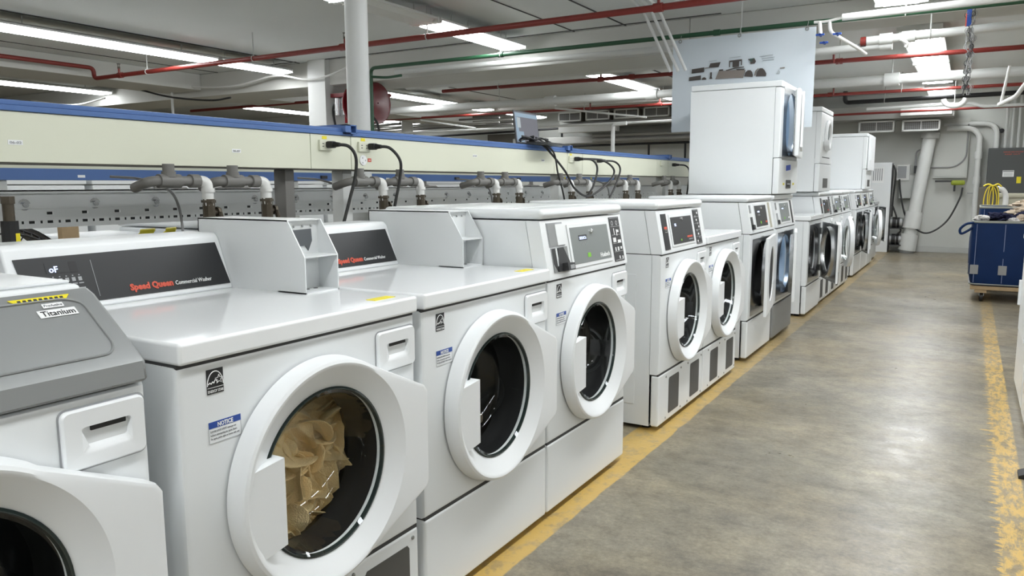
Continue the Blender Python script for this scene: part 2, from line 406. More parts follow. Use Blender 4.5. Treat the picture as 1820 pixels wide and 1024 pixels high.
def stickers(root, k=1.):
    # efficiency sticker
    m = MB(); m.M = frame((.0006, -.280, .770), (0, 1, 0), (0, 0, 1)); W, H = .037, .047
    m.box(0, W, 0, H, 0, .0006, BLACK)
    m.tube([(W * .5 + .0175 * math.cos(a), .016 + .0265 * math.sin(a), .0008) for a in [PI * t / 16 for t in range(17)]], .0009, WHITEP, n=6)
    m.box(.001, W - .001, .0115, .0123, .0006, .001, WHITEP)
    add_text(m, 'ENERGY STAR', .0015, .0025, .0075, WHITEP, .0008, width=.034)
    m.tube(catmull([(.003, .019, .001), (.007, .022, .001), (.009, .019, .001), (.013, .023, .001), (.015, .020, .001), (.019, .026, .001), (.023, .021, .001)], 4), .0008, WHITEP, n=6)
    st = []
    for q in range(11):
        a = PI / 2 + 2 * PI * q / 10; r = .009 if q % 2 == 0 else .0038; st.append((.027 + r * math.cos(a), .026 + r * math.sin(a), .001))
    m.tube(st, .0007, WHITEP, n=6)
    m.build('efficiency_sticker', BLACK, root)['label'] = 'black square sticker with star'
    m = MB(); m.M = frame((.0006, -.281, .676), (0, 1, 0), (0, 0, 1)); W, H = .073, .041
    m.box(0, W, 0, H, 0, .0004, ENAMEL2); m.box(0, W, H - .0125, H, .0004, .0009, BLUEP)
    add_text(m, 'NOTICE', .019, H - .0108, .0115, WHITEP, .001, bold=.0003, width=.035)
    for j, t in enumerate(('DOOR LOCK LIGHT must go out', 'before attempting to open door.', 'To open, push right or lower side out.')):
        add_text(m, t, .003, .0205 - j * .007, .0056, GREYPRINT, .0006, width=(.058, .060, .066)[j])
    for a in ((0, W, 0, .0005), (0, .0005, 0, H), (W - .0005, W, 0, H)): m.box(a[0], a[1], a[2], a[3], .0004, .0008, GREYPRINT)
    m.build('notice_sticker', WHITEP, root)['label'] = 'white notice sticker with blue heading'

def rrect(y0, y1, z0, z1, r, k=5):
    P = []
    for cy, cz, a0 in ((y1 - r, z1 - r, 0), (y0 + r, z1 - r, 90), (y0 + r, z0 + r, 180), (y1 - r, z0 + r, 270)):
        for t in range(k + 1): a = math.radians(a0 + 90 * t / k); P.append((cy + r * math.cos(a), cz + r * math.sin(a)))
    return P
def drawer_front(root):
    y0, y1, z0, z1 = .192, .332, .708, .806
    m = MB(); X = lambda P, x: [(x, y, z) for y, z in P]
    q0, q1, q2, q3 = y0 + .030, y1 - .026, z0 + .022, z1 - .030
    A = rrect(y0, y1, z0, z1, .012); B = rrect(q0, q1, q2, q3, .006)
    Bt = [((.010 if z < (q2 + q3) / 2 else .004) if False else (.009), y, z) for y, z in B]
    C = [(.004 if z < (q2 + q3) / 2 else -.016, y + (.012 if (z < (q2 + q3) / 2 and y < (q0 + q1) / 2) else (-.004 if y > (q0 + q1) / 2 else .010)), z + (.010 if z < (q2 + q3) / 2 else -.002)) for y, z in rrect(q0, q1, q2, q3, .006)]
    D = [(-.016, y * .92 + (q0 + q1) / 2 * .08, (q2 + q3) / 2 + (z - (q2 + q3) / 2) * .3 + .018) for y, z in rrect(q0, q1, q2, q3, .006)]
    m.loops([X(A, .0), X(A, .005), X(rrect(y0 + .003, y1 - .003, z0 + .003, z1 - .003, .010), .009), Bt, C, D], cap1=True)
    d = m.build('dispenser_drawer', ENAMEL2, root, ang=30)
    m = MB(); m.loops([X(rrect(y0 - .0035, y1 + .0035, z0 - .0035, z1 + .0035, .014), .0006), X(A, .0006)]); m.build('drawer_gap', GREYPRINT, d)
    m = MB(); m.box(-.012, .003, q0 + .018, q1 - .006, q3 - .010, q3 - .002, b=.001); m.build('pull_grip', DHOLE, d)

def wing_radius(a):
    # outer outline of the ring door: circle joined by straight flanks to a flat edge on the hinge side
    R = .250; c, s = math.cos(a), math.sin(a)
    P = [(R * math.cos(1.25), R * math.sin(1.25)), (.331, .118), (.331, -.140), (R * math.cos(-1.2), R * math.sin(-1.2))]
    best = R
    for (x0, y0), (x1, y1) in zip(P, P[1:]):
        dx, dy = x1 - x0, y1 - y0; den = c * dy - s * dx
        if abs(den) < 1e-9: continue
        t = (x0 * dy - y0 * dx) / den; q = (x0 * s - y0 * c) / den
        if t > 0 and -1e-6 <= q <= 1 + 1e-6: best = max(best, t)
    return best
def ring_door(root, ang=0., clothes=False):
    n = 120; HY = .331; off = (-HY, -DZ)     # built about the hinge line at y = HY
    m = MB(); m.M = Matrix.Translation((0, -HY, 0)); L = []
    def ring(f):
        l = []
        for k in range(n):
            a = 2 * PI * k / n; r, x = f(a); l.append((x, r * math.cos(a), r * math.sin(a)))
        return l
    wr = [wing_radius(2 * PI * k / n) for k in range(n)]
    W = lambda a: wr[round(a / (2 * PI) * n) % n]
    isw = lambda a: W(a) > .2505
    for r_, x_ in ((.180, .004), (.182, .016), (.187, .021), (.193, .023), (.231, .044), (.236, .047)): L.append(ring(lambda a, r_=r_, x_=x_: (r_, x_)))
    L.append(ring(lambda a: (max(.241, W(a) - .012), .0475 if not isw(a) else .0465)))
    L.append(ring(lambda a: (W(a) - .003, .044)))
    L.append(ring(lambda a: (W(a), .037)))
    L.append(ring(lambda a: (W(a) + (.004 if not isw(a) else 0), .003)))
    L.append(ring(lambda a: (.180, .003)))
    m.loops(L)
    d = m.build('door', ENAMEL2, root, loc=(.002, HY, DZ), rz=ang, ang=28)
    # grip plate across the left of the glass
    m = MB(); m.M = Matrix.Translation((0, -HY, 0))
    o = [(-.150, .084), (-.150, -.098), (-.206, -.112), (-.232, -.055), (-.238, 0), (-.233, .05), (-.222, .072)]
    front = [(.051, *o[0]), (.051, *o[1]), (.043, *o[2]), (.0473, *o[3]), (.0473, *o[4]), (.0473, *o[5]), (.043, *o[6])]
    back = [(.012, y, z) for y, z in o]; m.loops([back, front], cap0=True, cap1=True)
    m.build('door_handle', ENAMEL2, d, ang=20)
    # glass: bowl pressed inwards plus green edge and black bezel
    m = MB(); m.M = Matrix.Translation((0, -HY, 0))
    m.lathe([(.020, .184), (.026, .181), (.020, .172), (-.02, .162), (-.07, .150), (-.095, .13), (-.108, .09), (-.112, .04), (-.113, .001)], n=72)
    m.build('glass_bowl', GLASS, d)
    m = MB(); m.M = Matrix.Translation((0, -HY, 0))
    m.lathe([(.012, .1875), (.022, .186), (.024, .180), (.014, .178), (.010, .184)], n=72); m.build('glass_rim', RIMGLASS, d)
    return d
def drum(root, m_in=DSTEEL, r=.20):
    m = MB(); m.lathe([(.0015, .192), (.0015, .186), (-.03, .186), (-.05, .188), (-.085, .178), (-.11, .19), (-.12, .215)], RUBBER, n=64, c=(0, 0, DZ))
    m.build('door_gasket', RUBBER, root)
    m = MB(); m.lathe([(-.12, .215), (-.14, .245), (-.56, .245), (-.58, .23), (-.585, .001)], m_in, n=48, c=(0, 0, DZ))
    for k in range(3):
        a = PI / 2 + 2 * PI * k / 3
        c = Vector((0, math.cos(a), math.sin(a))); t = Vector((0, -math.sin(a), math.cos(a)))
        o = Vector((0, 0, DZ)); b0, b1, tp = o + c * .244 + t * .05, o + c * .244 - t * .05, o + c * .18
        m.loops([[(x, p.y, p.z) for p in (b0, tp, b1)] for x in (-.16, -.54)], m_in, cap0=True, cap1=True)
    m.build('drum', m_in, root)

def steel_frame(root, din):
    # recessed bright steel surround of a dryer opening with the drum mouth
    m = holed_plate(.285, .29, .80, .55, .215, xb=-.03, rnd=.004, shape=lambda a: .93 + .10 * abs(math.sin(a)) ** 1.5)
    m.build('opening_surround', STEEL, root, loc=(.001, 0, 0))
    m = MB(); m.lathe([(-.03, .25), (-.05, .26), (-.5, .26), (-.52, .24), (-.53, .001)], din, n=48, c=(0, 0, .55))
    for k in range(4):
        a = .4 + 2 * PI * k / 4; c = Vector((0, math.cos(a), math.sin(a))); t = Vector((0, -math.sin(a), math.cos(a))); o = Vector((0, 0, .55))
        m.loops([[(x, p.y, p.z) for p in (o + c * .259 + t * .03, o + c * .2, o + c * .259 - t * .03)] for x in (-.08, -.5)], din, cap0=True, cap1=True)
    m.build('drum', din, root)
    m = MB(); m.add([(.004, -.16, .345), (.004, .16, .345), (-.12, .12, .46), (-.12, -.12, .46)], [(0, 1, 2, 3)], STEEL); m.add([(-.002, -.16, .345), (-.002, .16, .345), (-.126, .12, .46), (-.126, -.12, .46)], [(0, 1, 2, 3)], STEEL)
    m.build('lint_cover', STEEL, root)
def steel_door(root, ang, inner='glass'):
    HY = .285
    m = holed_plate(.28, .295, .805, .55, .17, xb=-.020, rnd=.006, shape=lambda a: .95 + .12 * abs(math.sin(a)) ** 1.5)
    m.v = [Vector((v.x + .025, v.y - HY, v.z - .55)) for v in m.v]
    d = m.build('door', ENAMEL2, root, loc=(.004, HY, .55), rz=ang)
    m = MB(); m.M = Matrix.Translation((0, -HY, 0))   # steel liner on the inner side with a raised oval
    w = lambda a: .95 + .12 * abs(math.sin(a)) ** 1.5; n = 64
    def ov(r, x): return [(x, r * w(2 * PI * k / n) * math.cos(2 * PI * k / n), r * w(2 * PI * k / n) * math.sin(2 * PI * k / n)) for k in range(n)]
    R = [(y, z - .55) for y, z in plane_rect_loop(.272, .303, .797, n, .55)]
    m.loops([[(.004, y, z) for y, z in R], ov(.215, .003), ov(.205, -.022), ov(.180, -.026), ov(.172, -.004), ov(.170, .01)])
    m.build('door_liner', STEEL, d)
    m = MB(); m.M = Matrix.Translation((0, -HY, 0)); m.loops([ov(.172, .012), ov(.10, .0), ov(.02, -.004)], RUBBER, cap1=True)
    m.loops([ov(.172, .018), ov(.12, .019), ov(.02, .020)], RUBBER, cap1=True)
    m.build('door_window', CHAR, d)
    m = MB(); m.M = Matrix.Translation((0, -HY, 0))
    for z in (-.17, .17): m.box(-.004, .006, .262, .285, z - .03, z + .03, b=.002)
    m.build('hinge', BRUSH, d)
    return d

DRUMGLOW = mat('added_drum_glow', (.8, .9, 1), .5, emit=(.80, .90, 1.0), es=8)  # glow added inside two dryer drums to brighten them
def added_drum_glow(root, z):
    m = MB(); m.lathe([(-.10, .001), (-.10, .03), (-.085, .035), (-.07, .03), (-.07, .001)], n=20, c=(0, 0, z)); m.build('added_drum_glow', DRUMGLOW, root)
def slant_frame(o, dx, dz):
    return frame(o, (0, 1, 0), (dx, 0, dz))
def keypad(m, x, y, s, mt=WHITEP):
    for i in range(3):
        for j in range(3): m.box(x + i * s * 1.35, x + i * s * 1.35 + s, y + j * s * 1.25, y + j * s * 1.25 + s * .8, .001, .0018, mt)

def front_console(root, style):
    # slanted console of the front-control machines: z ZC .. 1.035, leaning back
    m = MB(); zc0, zc1, lean = ZC + .004, 1.034, -.034
    m.prism([(.002, zc0), (.002, zc0 + .012), (lean, zc1), (-.085, zc1), (-.050, zc0)], 'y', -W2, W2)
    con = m.build('console', ENAMEL2, root, ang=20)
    m = MB(); m.prism([(-.053, zc0), (-.089, zc1), (-DP, zc1), (-DP, zc0)], 'y', -W2 + .003, W2 - .003); m.build('console_side', ENAMEL, root)
    m = MB(); m.box(-DP, lean + .010, -W2, W2, 1.038, 1.074, b=.016, seg=3)
    m.box(-DP + .05, lean - .12, -W2 + .05, W2 - .05, 1.072, 1.0755, b=.0015)
    m.build('top_panel', ENAMEL, root)
    F = slant_frame((.0028, -W2, zc0 + .012), lean - .002, zc1 - zc0 - .012)   # local x along width, y up the slant (0 .. .188)
    H = .188
    if style in ('silver', 'dark', 'steelpanel'):
        # left pockets
        m = MB(); m.M = F
        if style == 'silver':
            m.box(.040, .155, .098, .180, -.0, .0012, GREYPRINT); m.box(.044, .098, .101, .177, .0012, .002, BRUSH)
            m.box(.098, .152, .101, .174, .0012, .004, ENAMEL2)
            m.build('coin_pocket', ENAMEL2, con)
            m = MB(); m.M = F; m.box(.046, .166, .010, .094, 0, .0018, BRUSH); m.prism([(.050, .04), (.072, .012), (.072, .092), (.050, .092)], 'z', .0018, .003, CHAR); m.box(.072, .082, .03, .092, .0018, .005, COINW)
            m.prism([(.072, .012), (.150, .012), (.162, .040), (.130, .092), (.090, .092)], 'z', .0018, .006, CHAR)
            m.prism([(.105, .010), (.158, .010), (.158, .034), (.105, .038)], 'z', .006, .026, CHAR); m.box(.120, .150, .014, .028, .026, .0275, GREYPRINT)
            m.build('coin_drop', CHAR, con)
            px0, px1, py0, py1, pm = .202, .526, .024, .156, GREYP; ox, sx = .0, 1
        else:
            m.box(.03, .075, .12, .172, 0, .0015, GREYPRINT); m.box(.035, .055, .122, .17, .0015, .003, BRUSH); m.build('coin_pocket', ENAMEL2, con)
            m = MB(); m.M = F; m.box(.035, .085, .012, .095, 0, .002, CHAR if style == 'dark' else GREYPRINT); m.prism([(.05, .012), (.082, .012), (.082, .04), (.05, .045)], 'z', .002, .014, CHAR); m.build('coin_drop', CHAR, con)
            px0, px1, py0, py1, pm = .16, .48, .025, .165, (CHAR if style == 'dark' else GREYP)
        m = MB(); m.M = F; m.box(px0 - .016, px1 + .010, py0 - .013, py1 + .013, 0, .003, b=.0015); fr = m.build('display_frame', ENAMEL2, con)
        m = MB(); m.M = F; m.box(px0, px1, py0, py1, .003, .0042, pm, b=.0004)
        w = px1 - px0
        m.box(px0 + .06, px0 + .128, py1 - .05, py1 - .03, .0042, .005, CHAR); add_text(m, 'SELECt', px0 + .064, py1 - .046, .0145, LCD, .0056, width=.056)
        for q in range(4): m.box(px0 + .075 + q * .016, px0 + .079 + q * .016, py1 - .068, py1 - .058, .0042, .0048, GREYPRINT)
        keypad(m, px0 + .055, py0 + .02, .014, GREYPRINT if style == 'silver' else WHITEP)
        m.box(px0 + .115, px0 + .140, py0 + .018, py0 + .034, .0042, .0052, GREENP)
        if style == 'silver': add_text(m, 'Huebsch', px0 + .222, py0 + .010, .023, WHITEP, .005, bold=.0006, width=.085)
        else: m.box(px1 - .06, px1 - .012, py0 + .02, py0 + .032, .0042, .005, REDP if style == 'dark' else WHITEP)
        m.build('display_panel', pm, con)
        m = MB(); m.M = F; m.lathe([(.004, .009), (.010, .009), (.012, .006), (.0125, .001)], CHROME, n=16, axis='z', c=(px0 + w * .52, py1 - .022, 0)); m.build('lock', CHROME, con)
        m = MB(); m.M = F; x0, x1 = .560, .655
        if style != 'silver': x0, x1 = W2 * 2 - .125, W2 * 2 - .075
        mm = CHAR if style == 'silver' else (BEIGE if style == 'dark' else CHAR)
        m.box(x0, x1, .004, .180, 0, .0015, mm)
        if style == 'silver':
            for q in range(6): m.box(x0 + .006, x1 - .006, .008 + q * .0335, .0088 + q * .0335, .0015, .0021, WHITEP)
            for (cx, cy) in ((.25, .156), (.7, .156)): m.lathe([(.0015, .009), (.002, .009), (.002, .0075), (.0015, .0075)], WHITEP, n=14, axis='z', c=(x0 + cx * (x1 - x0), cy, 0))
            for (a, b_, c, d) in ((.3, .36, .11, .135), (.55, .62, .105, .130), (.62, .80, .118, .128), (.12, .42, .080, .098), (.58, .90, .076, .088), (.2, .3, .045, .06), (.45, .6, .045, .06), (.75, .9, .05, .06), (.5, .6, .012, .024), (.8, .9, .010, .022)):
                m.box(x0 + a * (x1 - x0), x0 + b_ * (x1 - x0), c, d, .0015, .0021, WHITEP)
        m.build('instruction_strip', mm, con)
    else:   # 'card' : black card strip, dark display with keypad, black icon strip
        m = MB(); m.M = F; m.box(.048, .118, .004, .172, 0, .0015, BLACK); m.box(.070, .108, .100, .112, .0015, .002, REDP); m.box(.072, .106, .083, .098, .0015, .0035, CHROME); m.box(.077, .101, .087, .094, .0035, .004, BLACK)
        m.build('card_reader', BLACK, con)
        m = MB(); m.M = F; m.box(.150, .490, .012, .168, 0, .003, b=.0015); m.build('display_frame', ENAMEL2, con)
        m = MB(); m.M = F; m.box(.166, .475, .022, .152, .003, .0042, CHAR); keypad(m, .192, .034, .015); add_text(m, 'SEL', .21, .108, .018, LCD, .005)
        m.box(.375, .455, .045, .054, .0042, .0048, REDP); m.box(.395, .455, .033, .038, .0042, .0048, GREYPRINT); m.box(.275, .290, .034, .043, .0042, .005, GREENP)
        m.build('display_panel', CHAR, con)
        m = MB(); m.M = F; m.lathe([(.004, .009), (.010, .009), (.0125, .001)], CHROME, n=16, axis='z', c=(.32, .138, 0)); m.build('lock', CHROME, con)
        m = MB(); m.M = F; x0, x1 = .520, .612; m.box(x0, x1, .002, .180, 0, .0015, CHAR)
        for q in range(6): m.box(x0 + .006, x1 - .006, .006 + q * .0338, .0068 + q * .0338, .0015, .0021, WHITEP)
        for q in range(9): m.box(x0 + .015 + (q * 37 % 50) * .001, x0 + .03 + (q * 37 % 50) * .001, .012 + q * .018, .022 + q * .018, .0015, .0021, GREYPRINT if q % 2 else WHITEP)
        m.build('instruction_strip', CHAR, con)

def rear_console(root, words=True):
    # housing across the back with a leaning black fascia
    y0, y1 = -.335, .2195
    m = MB(); m.prism([(-.526, ZT), (-.528, ZT + .006), (-.576, ZT + .136), (-.590, ZT + .150), (-.70, ZT + .150), (-.70, ZT)], 'y', y0, y1)
    h = m.build('console', ENAMEL2, root, ang=50)
    b = h.modifiers.new('b', 'BEVEL'); b.width = .009; b.segments = 3; b.limit_method = 'ANGLE'; b.angle_limit = math.radians(25)
    h.modifiers.move(1, 0)
    F = slant_frame((-.5272, y0, ZT + .004), -.048, .130); W = y1 - y0
    m = MB(); m.M = F; P = [(.018, .122), (.030, .010), (W - .006, .010), (W - .018, .127)]
    m.loops([[(x, y, .0005) for x, y in P], [(x, y, .0022) for x, y in P]], BLACK, cap0=True, cap1=True)
    add_text(m, 'Speed Queen', .262, .0235, .0215, REDP, .003, bold=.0011, width=.116)
    add_text(m, 'Commercial Washer', .384, .0235, .0155, WHITEP, .003, width=.108)
    m.box(.184, .1850, .02, .108, .0022, .0028, GREYPRINT)
    fas = m.build('fascia', BLACK, h); fas['label'] = 'black fascia with red lettering'
    m = MB(); m.M = F; m.box(.080, .150, .084, .108, .0022, .0028, BLACK); m.box(.132, .150, .082, .108, .0028, .0031, RUBBER)
    add_text(m, 'oF', .086, .086, .020, LCD, .0034, bold=.0002); m.build('display', CHAR, h)
    m = MB(); m.M = F
    for q in range(5):
        x = .090 + q * .0145; m.box(x, x + .003, .074, .0765, .0022, .0028, GREYPRINT); m.box(x - .002, x + .006, .062, .071, .0022, .0028, GREYPRINT); m.box(x - .003, x + .008, .055, .0575, .0022, .0028, GREYPRINT)
    for q in range(4): m.box(.060 + q * .026, .079 + q * .026, .030, .046, .0022, .0034, GREYPRINT)
    m.build('selector_key', GREYPRINT, h)

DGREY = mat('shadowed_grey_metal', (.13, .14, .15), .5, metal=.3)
def coin_box(root, dark=True):
    y0, y1 = .220, .3405; t = .0035
    m = MB(); xb, xf, zt, zl = -.66, -.252, 1.066, .972
    prof = [(xf, ZT), (xf, zl), (xf - .058, zt), (xb, zt), (xb, ZT)]
    for y in (y0, y1 - t):   # two side sheets
        m.prism(prof, 'y', y, y + t)
    m.box(xb, xf - .058, y0, y1, zt - t, zt); m.box(xb, xb + t, y0, y1, ZT, zt); m.box(xf - .10, xf, y0, y1, ZT, ZT + t)
    m.prism([(xf - .068, zl - .002), (xf, zl - .002), (xf, zl + .002), (xf - .068, zl + .002)], 'y', y0 + t, y1 - t)     # shelf
    m.box(xf - .070, xf - .068, y0 + t, y1 - t, ZT, zt - t)
    o = m.build('coin_box', COINW, root, ang=20)
    m = MB(); X = xf - .066
    if dark:
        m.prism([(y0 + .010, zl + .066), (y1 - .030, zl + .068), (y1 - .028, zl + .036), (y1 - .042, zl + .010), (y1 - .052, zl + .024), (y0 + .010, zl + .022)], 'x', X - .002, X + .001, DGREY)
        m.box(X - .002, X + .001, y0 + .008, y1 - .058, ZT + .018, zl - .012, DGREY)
    else: m.box(X - .002, X + .001, y0 + .030, y0 + .034, zl + .02, zl + .07, SEAM)
    for q in (.25, .5, .75): m.lathe([(X, .0035), (X + .002, .003), (X + .003, .0005)], BRUSH, n=8, c=(0, y0 + q * (y1 - y0), zt - .018))
    m.build('slot_opening', BRUSH, o)
    m = MB()
    for q in (.2, .45, .7): m.lathe([(ZT + t, .006), (ZT + t + .001, .006), (ZT + t + .001, .001)], SEAM, n=10, axis='z', c=(xf - .03 - .02 * (q > .4), y0 + q * (y1 - y0), 0))
    m.build('screw_hole', SEAM, o)

def kick(root, style):
    m = MB(); m.box(-.04, 0, -W2, W2, .022, ZS - .004, b=.010, seg=3); k = m.build('kick_panel', BRUSH if style == 'steel' else ENAMEL, root)
    if style in ('vents', 'vent1'):
        sp = ((-.20, -.05), (.13, .28)) if style == 'vents' else ((.13, .30),)
        for a, b_ in sp:
            m = MB(); m.prism([(a + .006, .055), (b_ - .006, .055), (b_, .061), (b_, .222), (b_ - .008, .232), (a + .008, .232), (a, .222), (a, .061)], 'x', -.001, .0012)
            v = m.build('vent', VENT, k)
        m = MB()
        for y in (-.24, -.02, .09, .315):
            for z in (.045, .245): m.lathe([(.0, .006), (.003, .005), (.004, .001)], BRUSH, n=8, c=(0, y, z))
        m.build('screw', BRUSH, k)
    return k

def machine(y0, label, top='flat', door='ring', ang=0., kickst='plain', name='washing_machine', cat='washing machine', x=-1.19, rz=0, yaw=0, coin=False, style=None, stick=True, din=DSTEEL, group=None, drawer=True, detail=True, w=None):
    root = empty(name, (x, y0 + W2, 0), label, cat, group, rz=yaw)
    m = MB(); shell(m, -DP, -.047, -W2 + .002, W2 - .002, .022, ZC)
    m.box(-DP + .08, -.12, -W2 - .0005, -W2 + .003, .12, .74, b=.002)
    m.build('cabinet', ENAMEL, root)
    for a in (-.62, -.08):
        for b_ in (-.28, .28): MB().cyl((a, b_, 0), (a, b_, .025), .022, n=10).build('levelling_foot', RUBBER, root)
    if door == 'ring':
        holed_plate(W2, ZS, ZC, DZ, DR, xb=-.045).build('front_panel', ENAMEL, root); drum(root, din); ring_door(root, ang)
        if drawer: drawer_front(root)
    else:
        holed_plate(W2, ZS, ZC, .55, .235, xb=-.045, shape=lambda a: .97 + .10 * abs(math.sin(a)) ** 1.5).build('front_panel', ENAMEL, root)
        steel_frame(root, din)
        if ang is not None: steel_door(root, ang)
    if din is BSTEEL: added_drum_glow(root, .765)
    if stick: stickers(root)
    MB().box(-.30, -.0035, -W2 + .004, W2 - .004, ZC - .003, ZC + .007).build('seam_shade_strip', SEAM, root); MB().box(-.045, -.0035, -W2 + .004, W2 - .004, ZS - .007, ZS + .004).build('seam_shade_strip', SEAM, root)  # dark strips put the shade of the open gaps into colour
    kick(root, kickst)
    if top in ('flat', 'rear'):
        m = MB(); m.box(-DP, .012, -W2, W2, ZC + .005, ZT, b=.007, seg=3); m.build('top_panel', LID, root)
    if top == 'rear': rear_console(root)
    if top == 'front': front_console(root, style)
    if coin: coin_box(root, coin == 1)
    return root

# the near titanium-topped machine at the lower left
def titanium_machine(y0):
    root = empty('washing_machine', (-1.19, y0 + W2, 0), 'partly seen washing machine with grey titanium control panel at the lower left', 'washing machine')
    m = MB(); shell(m, -DP, -.047, -W2 + .002, W2 - .002, .022, .822); m.build('cabinet', ENAMEL, root)
    holed_plate(W2, ZS, .822, DZ, DR).build('front_panel', ENAMEL, root); drum(root); ring_door(root); drawer_front(root); kick(root, 'plain')
    m = MB(); P = [(.006, .826), (.010, .832), (.006, .862), (-.004, .872), (-.128, .968), (-.146, .976), (-.20, .976), (-.20, .826)]
    m.prism(P, 'y', -W2, W2); c = m.build('console', TITAN, root, ang=20)
    b = c.modifiers.new('b', 'BEVEL'); b.width = .012; b.segments = 3; b.limit_method = 'ANGLE'; b.angle_limit = math.radians(50)
    F = frame((-.004, -W2, .8722), (0, 1, 0), (-.124, 0, .096)); H = math.hypot(.124, .096)
    # raised rim around the fascia
    m = MB(); m.M = F; W = 2 * W2
    pth = bend([(.0, .012, .001), (W - .05, .012, .001), (W - .034, .030, .001), (W - .034, H - .02, .001), (W - .06, H - .006, .001), (0, H - .006, .001)], .02)
    m.tube(pth, .0022, n=6); m.build('console_rim', TITAN, c)
    m = MB(); m.M = F
    m.box(W - .114, W - .052, .112, .129, .0008, .0014, WHITEP); add_text(m, 'Titanium', W - .110, .1148, .0165, CHAR, .0018, width=.054)
    m.box(W - .100, W - .066, .1335, .1435, .0008, .0014, WHITEP); add_text(m, 'ProActive', W - .098, .1360, .007, GREYPRINT, .0018, width=.029)
    m.build('name_label', WHITEP, c)['label'] = 'white label reading Titanium'
    m = MB(); m.M = F; m.prism([(W - .135, .149), (W - .056, .149), (W - .046, .160), (W - .145, .160)], 'z', .001, .0018, YEL)
    for q in range(9): m.box(W - .132 + q * .0085, W - .127 + q * .0085, .1525, .1565, .0018, .0024, CHAR)
    m.build('warning_sticker', YEL, c)
    m = MB(); m.box(-DP, -.150, -W2 + .004, W2 - .010, .80, .984, b=.010, seg=3); m.box(-DP, -.17, -W2, W2 - .02, .984, .990, b=.003); m.build('top_panel', ENAMEL, root)
titanium_machine(.094)

machine(.835, 'top-control washing machine with cream laundry behind its round door', top='rear', coin=True, kickst='vent1')
machine(1.546, 'second top-control washing machine with coin box, under the first black power cord', top='rear', coin=2)
machine(2.236, 'washing machine with grey slanted console and one dispenser drawer, right of the coin box machines', top='front', style='silver')
machine(3.333, 'tall washing machine with black card reader strip and vented kick panel', top='front', style='card', kickst='vents')
machine(4.022, 'low flat-topped washing machine with vented kick panel, without any console', top='flat', kickst='vents')
machine(4.985, 'dryer with dark console display and its white door ajar', top='front', style='dark', door='steel', ang=math.radians(7.5), stick=False, name='tumble_dryer', cat='dryer', drawer=False)
machine(5.745, 'dryer with steel console display, blue-grey drum and grey kick panel', top='front', style='steelpanel', door='steel', ang=math.radians(10.5), stick=False, din=BSTEEL, kickst='steel', name='tumble_dryer', cat='dryer', drawer=False)
machine(6.965, 'flat-topped dryer with wide open steel-lined door, halfway down the row', top='flat', door='steel', ang=math.radians(22), stick=False, name='tumble_dryer', cat='dryer', drawer=False, x=-1.175)
machine(7.68, 'washing machine with black console strip beneath the second stacked dryer', top='front', style='card', ang=math.radians(13), kickst='vents', stick=False)
machine(8.385, 'washing machine with open white ring door and silver display, just past the second stacked dryer', top='front', style='silver', ang=math.radians(16), kickst='vents', stick=False)
machine(9.09, 'far washing machine, second with a silver display past the second stacked dryer', top='front', style='steelpanel', ang=math.radians(3), kickst='vents', stick=False)
machine(10.25, 'far dryer with dark open door below the third stacked dryer', top='front', style='dark', door='steel', ang=math.radians(14), stick=False, name='tumble_dryer', cat='dryer', drawer=False)
machine(10.95, 'far dryer with narrow white door beside the third stacked dryer', top='front', style='dark', door='steel', ang=math.radians(8), stick=False, name='tumble_dryer', cat='dryer', drawer=False)
machine(11.65, 'farthest washing machine with a white ring door slightly open', top='front', style='silver', ang=math.radians(12), stick=False)
machine(12.6, 'last machine of the row with its dark door open against the white wall', top='flat', door='steel', ang=math.radians(16), stick=False, name='tumble_dryer', cat='dryer', drawer=False, x=-1.23)

# small yellow tapes on the tops of the near machines
for yy, nm in ((1.40, 'small yellow sticker on the top right corner of the machine with cream laundry'), (2.11, 'small yellow sticker on the top right corner of the second coin box machine')):
    m = MB(); m.box(-1.245, -1.215, yy, yy + .075, ZT, ZT + .0012); tag(m.build('sticker', YEL), nm, 'sticker')

# laundry in the drums
def petals(name, c, n, spread, size, m, label, seed, cat='laundry'):
    random.seed(seed); mb = MB(); R = random.uniform
    for k in range(n):
        bm = bmesh.new(); bmesh.ops.create_icosphere(bm, subdivisions=4, radius=1)
        rot = Matrix.Rotation(R(-1.6, 1.6), 4, 'X') @ Matrix.Rotation(R(-.9, .9), 4, 'Z') @ Matrix.Rotation(R(-.9, .9), 4, 'Y')
        s = R(size * .7, size * 1.3); pos = Vector((c[0] + R(-1, 1) * spread[0], c[1] + R(-1, 1) * spread[1], c[2] + R(-1, 1) * spread[2]))
        sd = Vector((R(0, 50), R(0, 50), R(0, 50)))
        for v in bm.verts:
            p = v.co.copy(); rr_ = math.hypot(p.y, p.z); p.x *= .20
            p.x += .75 * (p.y * p.y) - .35 * p.z * p.z
            q = noise.noise_vector(Vector((sd.x, v.co.y * 1.3 + sd.y, v.co.z * 1.3 + sd.z))); p += q * .34
            p.x += .06 * math.sin(4 * p.z + 3 * p.y + sd.x)
            v.co = pos + (rot @ p) * s
        mb.bm(bm)
    return tag(mb.build(name, m, ang=80), label, cat)
petals('laundry', (-1.19 - .175, 1.27, .47), 95, (.026, .110, .130), .062, TOWEL, 'cream terry laundry tumbled behind the nearest round door', 5)
petals('laundry', (-1.19 - .19, 1.90, .45), 40, (.04, .05, .09), .05, TOWELB, 'beige laundry behind the door of the second coin box machine', 8)

